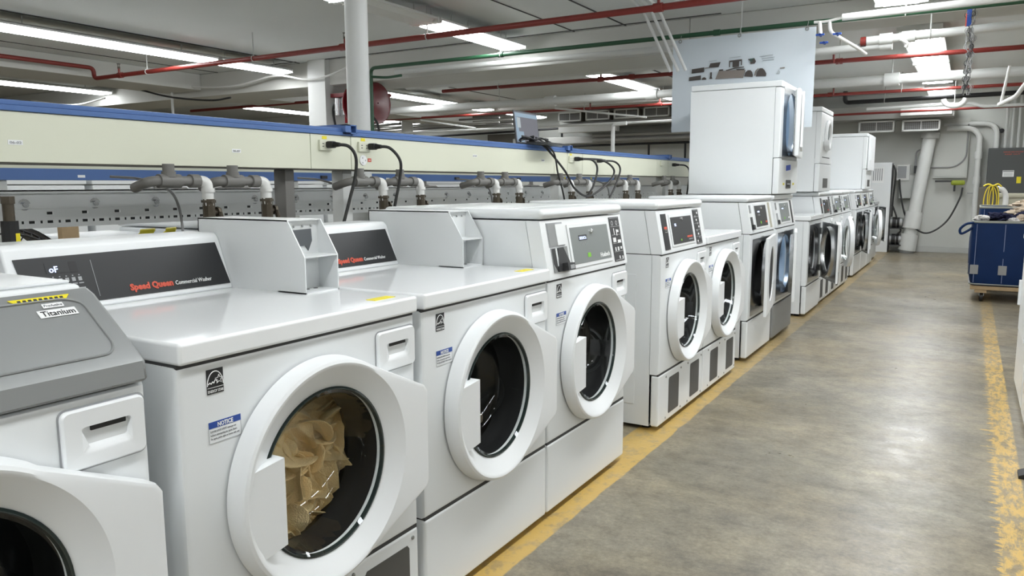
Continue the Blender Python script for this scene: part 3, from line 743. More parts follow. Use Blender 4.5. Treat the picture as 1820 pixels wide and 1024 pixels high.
# ---------------------------------------------------------------- stacked upper dryers
def upper_dryer(y0, z0, z1, label, door, ang, x=-1.19, extras=None):
    root = empty('stacked_dryer', (x, y0 + W2, z0), label, 'dryer', 'dryers stacked on top of the row'); H = z1 - z0; zs = .262
    m = MB(); shell(m, -DP + .04, -.047, -W2 + .002, W2 - .002, .002, H - .045)
    m.build('cabinet', ENAMEL, root)
    m = MB(); m.box(-DP + .04, -.002, -W2, W2, H - .042, H, b=.008); m.build('top_panel', ENAMEL, root)
    m = MB(); m.box(-.045, 0, -W2, W2, .002, zs - .003, b=.008); lp = m.build('lower_panel', ENAMEL, root)
    zc = zs + (H - .045 - zs) / 2 - .0; hh = (H - .048 - zs) / 2
    if door == 'steel':
        p = holed_plate(W2, zs, H - .048, zc, .19, shape=lambda a: .93 + .30 * abs(math.sin(a)) ** 2); p.build('front_panel', ENAMEL, root)
        m = MB(); m.lathe([(-.03, .23), (-.05, .25), (-.5, .25), (-.52, .001)], BSTEEL, n=40, c=(0, 0, zc)); m.build('drum', BSTEEL, root)
        m = holed_plate(.27, zc - .262, zc + .262, zc, .183, xb=-.012, rnd=.003, shape=lambda a: .93 + .30 * abs(math.sin(a)) ** 2); m.build('opening_surround', STEEL, root, loc=(.002, 0, 0))
        m = MB(); m.add([(.004, -.14, zc - .2), (.004, .14, zc - .2), (-.11, .10, zc - .09), (-.11, -.10, zc - .09)], [(0, 1, 2, 3)]); m.add([(.0, -.14, zc - .204), (.0, .14, zc - .204), (-.114, .10, zc - .094), (-.114, -.10, zc - .094)], [(0, 1, 2, 3)]); m.build('lint_cover', STEEL, root)
        added_drum_glow(root, zc + .205)
        HY = .30; m = MB(); m.M = Matrix.Translation((0, -HY, 0)); m.box(.004, .034, -.27, .30, -.238, .238, b=.008)
        d = m.build('door', ENAMEL2, root, loc=(.004, HY, zc), rz=ang)
        m = MB(); m.M = Matrix.Translation((0, -HY, 0)); m.prism([(-.17, .20), (-.11, .23), (-.11, -.20), (-.17, -.17)], 'x', .038, .052); m.build('door_handle', ENAMEL2, d)
        m = MB(); m.M = Matrix.Translation((0, -HY, 0)); m.lathe([(.0405, .17), (.0415, .17), (.0415, .001)], LIGHTART, n=40, c=(0, .03, 0)); m.build('door_window', LIGHTART, d)
        m = MB(); m.M = Matrix.Translation((0, -HY, 0)); m.box(-.006, .004, -.255, .27, -.23, .23, b=.003); m.build('door_liner', STEEL, d)
    elif door == 'round':
        holed_plate(W2, zs, H - .048, zc + .02, .12).build('front_panel', ENAMEL, root)
        m = MB(); m.lathe([(-.03, .13), (-.05, .2), (-.5, .2), (-.52, .001)], DSTEEL, n=40, c=(0, 0, zc + .02)); m.build('drum', DSTEEL, root)
        m = MB(); m.lathe([(.002, .145), (.018, .143), (.026, .132), (.026, .112), (.015, .102), (.004, .10)], ENAMEL2, n=56, c=(0, 0, zc + .03)); d = m.build('door', ENAMEL2, root)
        m = MB(); m.lathe([(.012, .118), (.0, .10), (-.04, .08), (-.05, .001)], n=48, c=(0, 0, zc + .03)); m.build('glass_bowl', GLASS, d)
        m = MB(); m.prism([(-.19, zc - .02), (-.13, zc - .05), (-.11, zc - .11), (-.17, zc - .07)], 'x', .004, .05); m.build('door_handle', ENAMEL2, d)
        m = MB(); m.box(-.001, .0015, -.23, .20, zs + .055, zs + .064, b=.0005); m.build('lint_slot', SEAM, root)
    else:
        holed_plate(W2, zs, H - .048, zc, .14).build('front_panel', ENAMEL, root)
        m = MB(); m.lathe([(-.03, .15), (-.05, .2), (-.5, .2), (-.52, .001)], DSTEEL, n=40, c=(0, 0, zc)); m.build('drum', DSTEEL, root)
        m = MB(); m.box(.004, .035, -.26, .27, zc - .23, zc + .23, b=.01); d = m.build('door', ENAMEL2, root)
        m = MB(); m.box(.03, .05, -.26, -.23, zc - .10, zc + .04, b=.004); m.build('door_handle', ENAMEL2, d)
    if extras: extras(lp)
    return root
def ex1(lp):
    m = MB(); m.M = frame((.0005, -.1, .17), (0, 1, .06), (0, -.06, 1)); m.box(0, .16, 0, .040, 0, .0008); m.build('blue_tape', BLUETAPE, lp)
    m = MB(); m.M = frame((.0005, -.09, .042), (0, 1, 0), (0, 0, 1)); m.box(0, .17, 0, .062, 0, .003, CHAR); m.box(.04, .14, .030, .034, .003, .0034, WHITEP); m.box(.02, .10, .012, .030, .003, .0034, RUBBER); m.build('display', CHAR, lp)
    for y in (-.19, .165):
        m = MB(); m.box(.0, .0014, y, y + .05, .066, .082, YEL); m.box(.0014, .0018, y + .015, y + .035, .070, .078, CHAR); m.build('yellow_sticker', YEL, lp)
def ex2(lp):
    m = MB(); m.box(.0, .0018, -.12, .15, .035, .125, VENT); m.build('vent', VENT, lp)
upper_dryer(5.745, 1.078, 1.880, 'large stacked dryer with open door and blue tape, in front of the banner', 'steel', math.radians(7.5), extras=ex1)
upper_dryer(7.60, 1.078, 1.855, 'second stacked dryer down the row, with a small round window', 'round', 0, x=-1.215, extras=ex2)
upper_dryer(11.0, 1.078, 1.80, 'third and farthest stacked dryer, near the back wall', 'plain', 0, extras=ex2)
# two back machines right opposite, at the right edge of the view
for y, l in ((4.53, 'white machine at the right edge of the photo, its side facing the aisle'), (3.80, 'white machine nearest along the right edge, mostly cut off')):
    root = empty('washing_machine', (.285, y + W2, 0), l, 'washing machine', rz=0)
    m = MB(); m.box(.03, .70, -W2 + .002, W2 - .002, .022, ZC, b=.006); m.build('cabinet', ENAMEL, root)
    m = MB(); m.box(.0, .035, -W2, W2, .022, ZC, b=.012, seg=3); fp = m.build('front_panel', ENAMEL, root)
    m = MB(); m.box(-.006, .0, -.25, .25, .34, .76, b=.003); d = m.build('door', ENAMEL2, root)
    m = MB(); m.box(-.02, -.006, .20, .225, .48, .62, b=.003); m.build('door_handle', ENAMEL2, d)
    m = MB(); m.box(-.012, .70, -W2, W2, ZC + .006, ZT, b=.012, seg=3); m.build('top_panel', ENAMEL, root)
    for a in (.08, .62):
        for b_ in (-.28, .28): MB().cyl((a, b_, 0), (a, b_, .025), .022, n=10).build('levelling_foot', RUBBER, root)
m = MB(); m.prism([(.235, 0), (.30, 0), (.30, .02), (.27, .028), (.235, .012)], 'y', 3.50, 3.58); tag(m.build('rubber_wedge', RUBBER), 'small black wedge on the floor at the right edge beside the white machines', 'wedge')

# ---------------------------------------------------------------- service troughs, rail and drops behind the row
def trough(y0, y1, seams, label, marks=()):
    o = empty('service_trough', (-2.17, (y0 + y1) / 2, 1.212), label, 'service trough'); yc = (y0 + y1) / 2
    m = MB(); m.box(-.07, .066, y0 - yc, y1 - yc, .0, .004); m.box(-.07, -.066, y0 - yc, y1 - yc, .0, .13); m.build('tray', DKUNDER, o)  # dark tray colour stands in for the shadow underneath
    ys = [y0] + list(seams) + [y1]
    for a, b_ in zip(ys, ys[1:]):
        m = MB(); m.box(.062, .070, a - yc + .0015, b_ - yc - .0015, .003, .131, b=.0015); m.build('cover_panel', CREAM, o)
    m = MB(); m.box(-.072, .076, y0 - yc + .002, y1 - yc - .002, .132, .146, b=.002); m.box(-.072, .070, y0 - yc + .002, y1 - yc - .002, .146, .160, b=.003); m.build('top_rail', BLUEB, o)
    for y, z, t in marks:
        m = MB(); m.M = frame((.0705, y - yc, z - 1.212), (0, 1, 0), (0, 0, 1)); m.box(-.018, .018, -.006, .006, 0, .0006); add_text(m, t, -.014, -.0035, .0095, GREYPRINT, .0012, width=.028); m.build('number_label', WHITEP, o)
    return o
trough(-1.2, 2.301, [2.085], 'cream trough with blue top at the left, reaching to the first power plug', [(1.06, 1.265, '06-02'), (1.749, 1.268, '06-07')])
trough(2.301, 4.19, [4.02], 'cream trough with blue top between the first blue joint and the laptop', [(3.18, 1.294, '07-02'), (3.88, 1.29, '07-07')])
trough(4.19, 5.99, [4.40, 5.73], 'cream trough with blue top between laptop and banner')
trough(5.99, 9.3, [], 'farthest cream trough with blue top, running behind the stacked dryer')
for y, l in ((2.285, 'blue square tube joint on the trough near the white pole'), (4.19, 'blue square tube joint on the trough just right of the laptop'), (5.985, 'farthest blue square tube joint on the trough')):
    m = MB()
    for a in ((-2.105, -2.080, y - .033, y + .03, 1.352, 1.356), (-2.105, -2.080, y - .033, y + .03, 1.382, 1.386), (-2.105, -2.080, y - .033, y - .003, 1.352, 1.386), (-2.105, -2.080, y + .026, y + .03, 1.352, 1.386)): m.box(*a)
    m.box(-2.24, -2.105, y - .033, y + .03, 1.373, 1.386); tag(m.build('tube_joint', BLUEB), l, 'bracket')
for y, w_, mt, l in ((2.03, .045, PVC, 'grey upright under the trough left of the first power cord'), (2.335, .055, PAINTW, 'white upright under the trough, between the first two power cords'), (4.215, .06, PAINTW, 'white upright under the trough below the laptop'), (6.06, .07, PAINTG, 'far white upright under the trough beside the banner')):
    m = MB(); m.box(-2.215, -2.155, y - w_ / 2, y + w_ / 2, 0, 1.212, b=.004); tag(m.build('upright_post', mt), l, 'post')
# yellow stickers, sockets, plugs and cords on the trough
def outlet(y, z, label, red=False, w_=.066, sock=True):
    o = empty('power_outlet', (-2.1, y, z), label, 'power outlet')
    m = MB(); m.box(0, .010, -w_ / 2, w_ / 2, -.019, .019, b=.002); p = m.build('cover_plate', CREAM, o)
    if sock:
        m = MB()
        for s in (-1, 1):
            for a, b_ in ((-.006, -.003), (.004, .007)): m.box(.010, .0108, s * .014 - .007, s * .014 + .001, a, b_)
        m.build('socket_slot', SEAM, p)
        m = MB(); m.box(0, .0012, -.012, .012, .023, .034); m.build('yellow_sticker', YEL, o)
    if red:
        m = MB(); m.lathe([(.001, .021), (.004, .020), (.0045, .001)], WHITEP, n=24, c=(0, -.003, -.052))
        for a in (0, 2.1, 4.2): m.box(.0045, .005, -.005 + .011 * math.cos(a), -.001 + .011 * math.cos(a), -.056 + .011 * math.sin(a), -.050 + .011 * math.sin(a), GREYPRINT)
        m.build('round_socket', WHITEP, o)
        m = MB(); m.box(.0, .0015, .026, .046, -.058, -.044, REDP); m.box(.0015, .002, .030, .042, -.052, -.050, WHITEP); m.build('red_sticker', REDP, o)
outlet(2.157, 1.303, 'cream power outlet under a yellow sticker, left of the first blue joint')
outlet(2.371, 1.305, 'cream power outlet with round socket and red sticker beside it', red=True)
outlet(4.235, 1.305, 'cream power outlet just right of the laptop cables', red=False)
outlet(5.824, 1.315, 'square cream box on the far end of the trough', w_=.05, sock=False)
def cord(pts, label, plug=True, r=.0062, m_=BLKC):
    o = empty('power_cable', pts[0], label, 'power cord'); p0 = Vector(pts[0])
    P = [Vector(p) - p0 for p in pts]
    m = MB(); m.tube(catmull(P, 10), r); m.build('cable', m_, o)
    if plug:
        m = MB(); m.box(-.045, -.012, -.014, .014, -.013, .013, b=.006, seg=2); m.cyl((-.014, 0, 0), (.012, .004, -.001), .011, n=12, r1=.0075); m.build('plug', BLKC, o)
cord([(-2.045, 2.165, 1.305), (-2.01, 2.19, 1.298), (-1.99, 2.205, 1.26), (-1.99, 2.20, 1.19), (-1.995, 2.17, 1.10), (-1.995, 2.12, .98)], 'black power cord plugged in left of the first blue joint, hanging between two coin boxes')
cord([(-2.045, 2.400, 1.307), (-2.01, 2.43, 1.300), (-1.98, 2.455, 1.25), (-1.98, 2.45, 1.18), (-1.985, 2.43, 1.10), (-1.99, 2.40, .99)], 'black power cord plugged in beside the red sticker, right of the white upright')
cord([(-2.045, 4.27, 1.307), (-2.0, 4.33, 1.30), (-1.98, 4.36, 1.25), (-1.98, 4.31, 1.15), (-1.985, 4.23, 1.08), (-1.99, 4.18, .99)], 'black power cord at the third outlet, hanging straight down right of the laptop')
cord([(-2.045, 4.28, 1.309), (-1.97, 4.42, 1.30), (-1.95, 4.55, 1.24), (-1.95, 4.45, 1.16), (-1.96, 4.20, 1.085), (-1.97, 4.03, 1.13), (-2.0, 3.96, 1.23), (-2.06, 3.86, 1.35), (-2.10, 3.84, 1.385)], 'looping black cable from the third outlet up to the laptop', plug=False)
cord([(-2.045, 4.60, 1.305), (-2.0, 4.68, 1.298), (-1.98, 4.72, 1.25), (-1.98, 4.65, 1.15), (-1.985, 4.52, 1.03)], 'black power cord plugged in right of the cable loop')
cord([(-2.045, 6.06, 1.308), (-2.0, 6.13, 1.30), (-1.98, 6.16, 1.25), (-1.98, 6.13, 1.12), (-1.985, 6.10, 1.0)], 'farthest black power cord on the trough, beside the stacked dryer')
cord([(-2.06, 3.80, 1.385), (-2.03, 3.88, 1.33), (-2.03, 3.93, 1.22), (-2.02, 3.97, 1.12), (-2.01, 3.98, 1.03), (-2.01, 3.90, .97)], 'black cable hanging from the black hub below the laptop', plug=False, r=.005)
# perforated steel rail
def rail(x, y0, y1, label):
    o = empty('perforated_rail', (x, (y0 + y1) / 2, 1.087), label, 'steel rail'); yc = (y0 + y1) / 2
    m = MB(); m.box(-.05, .022, y0 - yc, y1 - yc, .052, .056); m.box(.018, .022, y0 - yc, y1 - yc, .046, .056)
    m.prism([(-.004, .052), (.0, .052), (.006, .018), (.010, .0), (.002, .0)], 'y', y0 - yc, y1 - yc); u = m.build('channel', GALV, o)
    m = MB(); X0, X1 = -.002, .003
    def row(z0, z1, holes):
        c = y0 - yc
        for a, b_ in holes:
            if a > c: m.box(X0, X1, c, a, z0, z1)
            c = b_
        m.box(X0, X1, c, y1 - yc, z0, z1)
    P = .1075; n = int((y1 - y0) / P)
    row(-.0035, -.0, []); m.box(X0, X1, y0 - yc, y1 - yc, -.0095, -.0035)
    row(-.018, -.0095, [(y0 - yc + .05 + k * P, y0 - yc + .069 + k * P) for k in range(n)])
    m.box(X0, X1, y0 - yc, y1 - yc, -.0355, -.018)
    hs = []
    for k in range(2 * n):
        a = y0 - yc + .05 + k * P / 2; hs += [(a, a + .019), (a + .033, a + .042)]
    hs = [h for h in hs if h[1] < y1 - yc]
    row(-.044, -.0355, hs); m.box(X0, X1, y0 - yc, y1 - yc, -.056, -.044)
    m.box(-.03, X1, y0 - yc, y1 - yc, -.058, -.056); m.build('perforated_plate', GALV, o)
    for k in range(int((y1 - y0) / .213)):
        y = y0 - yc + .10 + k * .213
        if y + yc > 5: break
        m = MB(); m.lathe([(.004, .017), (.0065, .017), (.0065, .008), (.016, .008), (.016, .001)], n=14, c=(0, y, .013)); m.build('bolt', STEEL, o)
rail(-2.4, .48, 8.6, 'white perforated steel rail running behind the first row, nearest')
# dark sheet added to give the slots their shade
tag(MB().box(-2.47, -2.465, .48, 8.6, 1.040, 1.085).build('slot_shade_sheet', DHOLE), 'added dark sheet for the shade behind the slots of the perforated rail', 'shade sheet')
# water drops: grey tee pipe, white elbow and bronze valve
def drop(y, label, first=True, z=0):
    o = empty('water_drop', (-2.04, y, 1.168 + z), label, 'water pipe', 'water drops under the trough')
    m = MB(); m.tube(bend([(-.07, -.165, -.02), (0, -.165, 0), (0, .0, 0)], .03), .0150, n=12); m.cyl((0, -.10, 0), (0, -.10, .05), .017); m.cyl((0, -.10, .012), (0, -.10, .028), .0205); m.cyl((0, -.135, 0), (0, -.065, 0), .0205); m.cyl((0, -.03, 0), (0, .0, 0), .0205); m.build('grey_pipe', PVC, o)
    m = MB(); m.tube(bend([(0, -.004, 0), (.010, .022, -.002), (.012, .024, -.075)], .022), .0175, n=14); m.cyl((.012, .024, -.022), (.012, .024, -.034), .0205); m.build('white_elbow', PVCW, o)
    m = MB(); m.cyl((.012, .024, -.055), (.012, .024, -.150), .0185, n=8); m.cyl((.012, .024, -.058), (.012, .024, -.066), .022, n=6)
    m.cyl((.012, .024, -.10), (.012, .062, -.095), .009); m.cyl((.012, .06, -.085), (.016, .070, -.13), .008, n=8); m.lathe([(.05, .016), (.058, .016), (.06, .005)], n=8, axis='y', c=(.012, .0, -.095)); m.build('valve', BRASSD, o)
for k, y in enumerate([1.57, 1.80, 2.40, 2.645, 3.26, 3.485, 4.10, 4.35, 4.93, 5.155, 5.85, 6.05]):
    drop(y - .02, ['left water pipe with bronze valve of the pair above the first coin box', 'second water pipe with bronze valve above the first coin box', 'water pipe with valve just behind the second power cord', 'water pipe with valve above the second coin box', 'water pipe with valve left of the grey-display machine top, below the trough', 'water pipe with valve right behind the grey-display machine top', 'water pipe with valve inside the black cable loop', 'water pipe with valve right of the black cable loop', 'water pipe with valve left in the pair before the banner', 'water pipe with valve right in the pair before the banner', 'far left water pipe with valve beside the stacked dryer', 'farthest water pipe with valve, touching the stacked dryer'][k])
o = empty('gate_valve', (-2.02, .99, 1.0), 'dark valve with yellow writing at the left edge behind the panel', 'valve')
m = MB(); m.cyl((0, 0, -.03), (0, 0, .07), .020, n=10); m.build('valve_body', RUBBER, o)
m = MB(); m.cyl((0, 0, .07), (0, 0, .115), .013); m.cyl((0, 0, .112), (0, 0, .13), .016, n=6); m.build('valve_neck', BRASSD, o)
m = MB(); m.box(.0185, .0205, .002, .012, -.02, .04); m.build('label', YEL, o)
# thin grey hoses down the rail
for y, l in ((1.08, 'thin grey tube bending over the rail at the far left'), (1.69, 'thin dark tube bending over the rail between the first water pipes'), (2.52, 'thin grey tube behind the second power cord'), (3.70, 'thin grey tube on the rail below the laptop'), (5.35, 'thin grey tube on the far part of the rail')):
    m = MB(); m.tube(catmull([(-2.46, y - .16, 1.185), (-2.38, y - .10, 1.175), (-2.34, y - .03, 1.14), (-2.33, y, 1.07), (-2.33, y + .01, .94)], 8), .0045, n=8); tag(m.build('thin_tube', GREYC), l, 'tube')
# second service trough and rail, far side
o = empty('service_trough', (-3.65, 5, 1.181), 'second trough further back showing only its blue lower rail', 'service trough')
m = MB(); m.box(-.07, .05, -4.9, 4.2, 0, .052, b=.003); m.build('bottom_rail', BLUEB, o)
m = MB(); m.box(-.06, .045, -4.9, 4.2, .052, .14); m.build('cover_panel', CREAM, o)
m = MB()
for y in (-2.92, -2.5, -2.1, -1.1, -.7, .6, 1.9, 2.8): m.box(.05, .0512, y, y + .035, .012, .024)
m.build('number_label', WHITEP, o)
for y in (-1.35, .15, 1.15): m = MB(); m.box(.05, .065, y, y + .05, .014, .034); m.build('outlet_box', CHAR, o)
for y in (2.05, 2.11, 2.75): m = MB(); m.box(.05, .052, y, y + .035, .006, .022); m.box(.05, .052, y, y + .035, .030, .046); m.build('yellow_sticker', YEL, o)
for y in (1.75, 3.45, 6.0):
    m = MB(); m.box(-3.70, -3.62, y - .03, y + .03, 0, 1.181, b=.004); tag(m.build('upright_post', PAINTG), 'upright under the second trough', 'post', 'uprights of the second trough')
for y in (2.55, 2.95, 4.1, 4.7, 5.4, 6.3, 7.0):
    m = MB(); m.tube(bend([(-3.45, y - .30, 1.08), (-3.45, y - .30, 1.135), (-3.45, y, 1.135), (-3.45, y, 1.08)], .03), .017); m.cyl((-3.45, y - .15, 1.135), (-3.45, y - .15, 1.181), .017); m.cyl((-3.45, y - .19, 1.135), (-3.45, y - .11, 1.135), .021)
    tag(m.build('grey_pipe', PVC), 'grey tee pipe below the second blue trough', 'pipe', 'grey tee pipes of the second trough')
for k in range(7):   # tall white machines across the room
    y = 1.6 + k * 1.3; o = empty('tumble_dryer', (-6.0, y, 0), 'white dryer across the room, a sliver seen under the troughs', 'dryer', 'white dryers across the room')
    m = MB(); m.box(-.70, 0, -.62, .62, 0, 1.16, b=.01); m.build('cabinet', ENAMEL, o)
    m = MB(); m.box(-.70, .01, -.63, .63, 1.165, 1.26, b=.01); m.build('top_panel', ENAMEL, o)
# things just behind the rail: fan, board, back machines with yellow straps
o = empty('drum_fan', (-2.95, 1.40, .74), 'black wire-cage drum fan behind the rail at the left', 'fan')
m = MB()
for r, x in ((.27, 0), (.25, .05), (.19, .08), (.12, .095), (.05, .10)):
    m.tube([(x, r * math.cos(2 * PI * k / 40), r * math.sin(2 * PI * k / 40)) for k in range(41)], .0055 if r > .26 else .003, n=6)
for k in range(56):
    a = 2 * PI * k / 56; m.tube([(x, r * math.cos(a + .9 * (1 - r / .27)), r * math.sin(a + .9 * (1 - r / .27))) for r, x in ((.27, 0), (.25, .05), (.19, .08), (.12, .095), (.05, .10))], .0024, n=4)
m.build('cage', BLKC, o)
m = MB(); m.lathe([(-.18, .28), (-.18, .287), (.0, .287), (.0, .28), (-.18, .28)], n=48); m.build('shroud', BLKC, o)
for k in range(4):
    a = k * PI / 2 + .5; c, s = math.cos(a), math.sin(a)
    m = MB(); m.add([(-.06, .05 * c, .05 * s), (-.04, .22 * c - .05 * s, .22 * s + .05 * c), (-.09, .22 * c + .09 * s, .22 * s - .09 * c), (-.10, .05 * c + .03 * s, .05 * s - .03 * c)], [(0, 1, 2, 3)]); m.build('blade', BLKC, o)
m = MB(); m.tube([(-.09, -.29, 0), (-.09, -.30, -.55), (-.35, -.30, -.73), (-.35, .30, -.73), (-.09, .30, -.55), (-.09, .29, 0)], .014); m.tube([(.25, -.30, -.725), (-.09, -.30, -.55)], .014); m.tube([(.25, .30, -.725), (-.09, .30, -.55)], .014); m.build('stand', BLKC, o)
tag(MB().box(-2.93, -2.90, 1.60, 1.665, .0, 1.03, b=.002).build('wooden_board', WOODM), 'pale upright wooden board right of the black fan', 'board')
for y, zt, l in ((1.72, .955, 'white machine back behind the rail with yellow straps on top'), (2.10, 1.00, 'white machine behind the rail, right of the yellow straps')):
    o = empty('washing_machine', (-2.62, y + .17, 0), l, 'washing machine')
    m = MB(); m.box(-.72, 0, -.17, .17 if zt < 1 else .34, .02, zt - .03, b=.01); m.build('cabinet', ENAMEL, o)
    m = MB(); m.box(-.73, .01, -.175, .175 if zt < 1 else .35, zt - .026, zt, b=.02, seg=4); m.build('top_panel', ENAMEL, o)
for y, l, w_ in ((1.79, 'yellow strap lying flat on the white machine behind the rail', .06), (1.90, 'small bundle of yellow strap beside the flat one behind the rail', .045)):
    m = MB(); P = catmull([(-2.72, y, .957), (-2.74, y + .02, .985), (-2.78, y + .05, .975), (-2.83, y + .06, .957)], 5)
    m.loops([[p, p + Vector((0, w_, .001)), p + Vector((0, w_, .004)), p + Vector((0, 0, .003))] for p in P], cap0=True, cap1=True); tag(m.build('yellow_strap', YEL), l, 'strap')
# laptop and hub on the trough
o = empty('laptop', (-2.17, 3.84, 1.372), 'open laptop standing on the blue rail', 'laptop')
d = Vector((-.04, 1, 0)).normalized(); nrm = Vector((d.y, -d.x, 0)); tl = (Vector((0, 0, 1)) - nrm * .12).normalized()
m = MB(); m.M = frame(Vector((0, 0, .006)) - d * .145, d, tl); m.box(0, .29, 0, .185, -.006, 0, b=.002); m.box(.008, .282, .010, .178, 0, .001, SCREEN); m.box(.010, .280, .150, .172, .001, .0014, SCREENB); m.box(.012, .10, .012, .07, .001, .0014, SCREENB); m.box(.012, .045, .07, .148, .001, .0014, SCREENB); m.box(.03, .07, .09, .146, .0014, .0018, LIGHTART); m.build('screen', CHAR, o)
m = MB(); m.M = frame(Vector((0, 0, 0)) - d * .145, d, (-nrm.x, -nrm.y, 0)); m.M = frame(Vector((0, 0, .001)) - d * .145, d, (nrm.x, nrm.y, 0)); m.box(0, .29, 0, .19, -.008, .0, b=.002); m.build('keyboard_base', CHAR, o)
m = MB(); m.box(-2.13, -2.07, 3.74, 3.90, 1.372, 1.392, b=.003); tag(m.build('usb_hub', BLKC), 'flat black hub box on the blue rail below the laptop', 'hub')
for k in range(3):
    m = MB(); R = random.uniform; m.tube(catmull([(-2.10 + R(-.03, .03), 3.62 + i * .05, 1.385 + .03 * abs(math.sin(i * 1.9 + k))) for i in range(7)], 6), .005, n=8); tag(m.build('cable', BLKC), 'black cable tangled on the blue rail in front of the laptop', 'cable', 'tangled cables in front of the laptop')
m = MB(); m.box(-2.15, -2.11, 3.98, 4.14, 1.375, 1.392, b=.004); m.cyl((-2.13, 4.14, 1.385), (-2.13, 4.28, 1.382), .014); tag(m.build('hand_tool', GREYC), 'grey tool lying on the blue rail right of the laptop', 'tool')

# ---------------------------------------------------------------- pipes overhead
def pipe(name, P, r, m_, label, cat='pipe', joints=(), bendr=.06, rods=(), parts=None):
    o = empty(name, P[0], label, cat); p0 = Vector(P[0]); Q = [Vector(p) - p0 for p in P]
    mb = MB(); mb.tube(bend(Q, bendr) if len(Q) > 2 else Q, r, n=16); mb.build('tube', m_, o)
    d = (Q[-1] - Q[-2]).normalized()
    for j in joints:   # couplings given as points
        j = Vector(j) - p0; mb = MB(); mb.cyl(j - d * r * 1.4, j + d * r * 1.4, r * 1.35); mb.build('coupling', m_, o)
    for j in rods:
        j = Vector(j) - p0; mb = MB(); mb.cyl(j + Vector((0, 0, r)), Vector((j.x, j.y, CZ - p0.z)), .006, n=6); mb.tube([(j.x + d.x * 0, j.y + (r + .004) * math.cos(a) * 1, j.z + (r + .004) * math.sin(a)) for a in [2 * PI * t / 16 for t in range(17)]], .005, n=6); mb.build('hanger', PAINTG, o)
    return o
def sprinkler(x, y, z, label):
    o = empty('sprinkler', (x, y, z), label, 'sprinkler', 'sprinkler heads on the red pipes')
    m = MB(); m.cyl((0, 0, -.04), (0, 0, .05), .012, n=8); m.build('riser', REDPIPE, o)
    m = MB(); m.cyl((0, 0, .05), (0, 0, .07), .014, n=6); m.tube([(-.014, 0, .07), (-.014, 0, .10), (.014, 0, .10), (.014, 0, .07)], .003, n=6); m.cyl((0, 0, .10), (0, 0, .104), .020, n=12); m.build('head', BRASSD, o)
pipe('sprinkler_pipe', [(-8.92, -5, 2.52), (-8.92, 5.44, 2.52), (-8.92, 5.44, 2.40), (2.6, 5.40, 2.40)], .024, REDPIPE, 'nearest long red pipe crossing the ceiling, bending toward the left edge', joints=[(-5.0, 5.42, 2.4), (-2.0, 5.415, 2.4), (-8.4, 5.435, 2.4)], rods=[(-4.05, 5.42, 2.4), (-7.9, 5.43, 2.4), (-6.2, 5.43, 2.4)])
for x in (-8.4, -4.98, -2.0): sprinkler(x, 5.42, 2.42, 'sprinkler head on the nearest red pipe')
pipe('sprinkler_pipe', [(-11.4, 8.60, 2.40), (-7.1, 8.62, 2.40)], .022, REDPIPE, 'piece of red pipe left of the square column', joints=[(-7.15, 8.62, 2.4)])
pipe('sprinkler_pipe', [(-6.2, 8.62, 2.40), (2.6, 8.74, 2.40)], .023, REDPIPE, 'second red pipe, passing behind the banner', joints=[(-3.9, 8.65, 2.4), (-3.5, 8.65, 2.4), (-1.25, 8.7, 2.4)], rods=[(-1.25, 8.7, 2.4), (-5.3, 8.6, 2.4)])
pipe('sprinkler_pipe', [(-10.2, 11.75, 2.40), (2.6, 11.95, 2.40)], .022, REDPIPE, 'third red pipe, above the far vents', joints=[(-4.3, 11.8, 2.4), (-1.8, 11.85, 2.4)], rods=[(-5.6, 11.8, 2.4), (-.9, 11.9, 2.4)])
for x in (-5.5, -4.3, -1.75): sprinkler(x, 11.8, 2.42, 'sprinkler head on the third red pipe')
for x in (-3.9, -1.3): sprinkler(x, 8.66, 2.42, 'sprinkler head on the second red pipe')
pipe('sprinkler_pipe', [(-2.6, 13.4, 2.235), (2.6, 13.4, 2.26)], .018, REDPIPE, 'thin farthest red pipe just above the back vents')
pipe('green_pipe', [(-5.64, 6.53, .0), (-5.64, 6.53, 2.40), (2.6, 6.55, 2.40)], .019, GREENPIPE, 'dark green pipe crossing the ceiling and dropping beside the hose reel', joints=[(-4.0, 6.53, 2.4), (-1.9, 6.54, 2.4)], rods=[(-4.0, 6.53, 2.4), (-1.7, 6.54, 2.4), (-.5, 6.54, 2.4)])
pipe('green_branch', [(-5.64, 6.53, 2.31), (-5.45, 6.56, 2.29), (-5.25, 6.56, 2.30)], .014, GREENPIPE, 'short green branch pipe with valve above the reel')
pipe('white_pipe', [(-5.6, 6.9, 2.40), (-2.35, 6.9, 2.37)], .028, PAINTW, 'white pipe running just behind and below the green pipe')
pipe('round_duct', [(-6.3, 8.0, 2.46), (-2.0, 8.05, 2.47)], .105, PAINTW, 'thick white round duct between reel and banner', cat='duct')
pipe('white_pipe', [(-9.4, 10.35, 2.39), (2.6, 10.45, 2.385)], .058, PAINTW, 'long thick white pipe crossing the whole hall before the third red pipe', joints=[(-3.9, 10.4, 2.39), (-.9, 10.42, 2.385), (-5.5, 10.4, 2.39)], rods=[(-.9, 10.42, 2.385), (-6.4, 10.4, 2.39)])
o = pipe('white_pipe', [(-.80, 6.95, 2.29), (2.6, 6.95, 2.36)], .034, PAINTW, 'white drain pipe with coloured end cap over the aisle', joints=[(-.66, 6.95, 2.293), (-.50, 6.95, 2.296)], rods=[(-.35, 6.95, 2.30)])
m = MB(); m.cyl((-.045, 0, -.0005), (-.005, 0, 0), .036, m=REDPIPE); m.cyl((-.005, 0, -.036), (-.045, 0, -.036), .006, m=CHAR); m.build('end_cap', REDPIPE, o)
pipe('white_pipe', [(-1.3, 6.98, 2.24), (-.62, 6.98, 2.252)], .032, PAINTW, 'short white pipe stub right of the banner, below the one with the coloured cap', joints=[(-.66, 6.98, 2.252)])
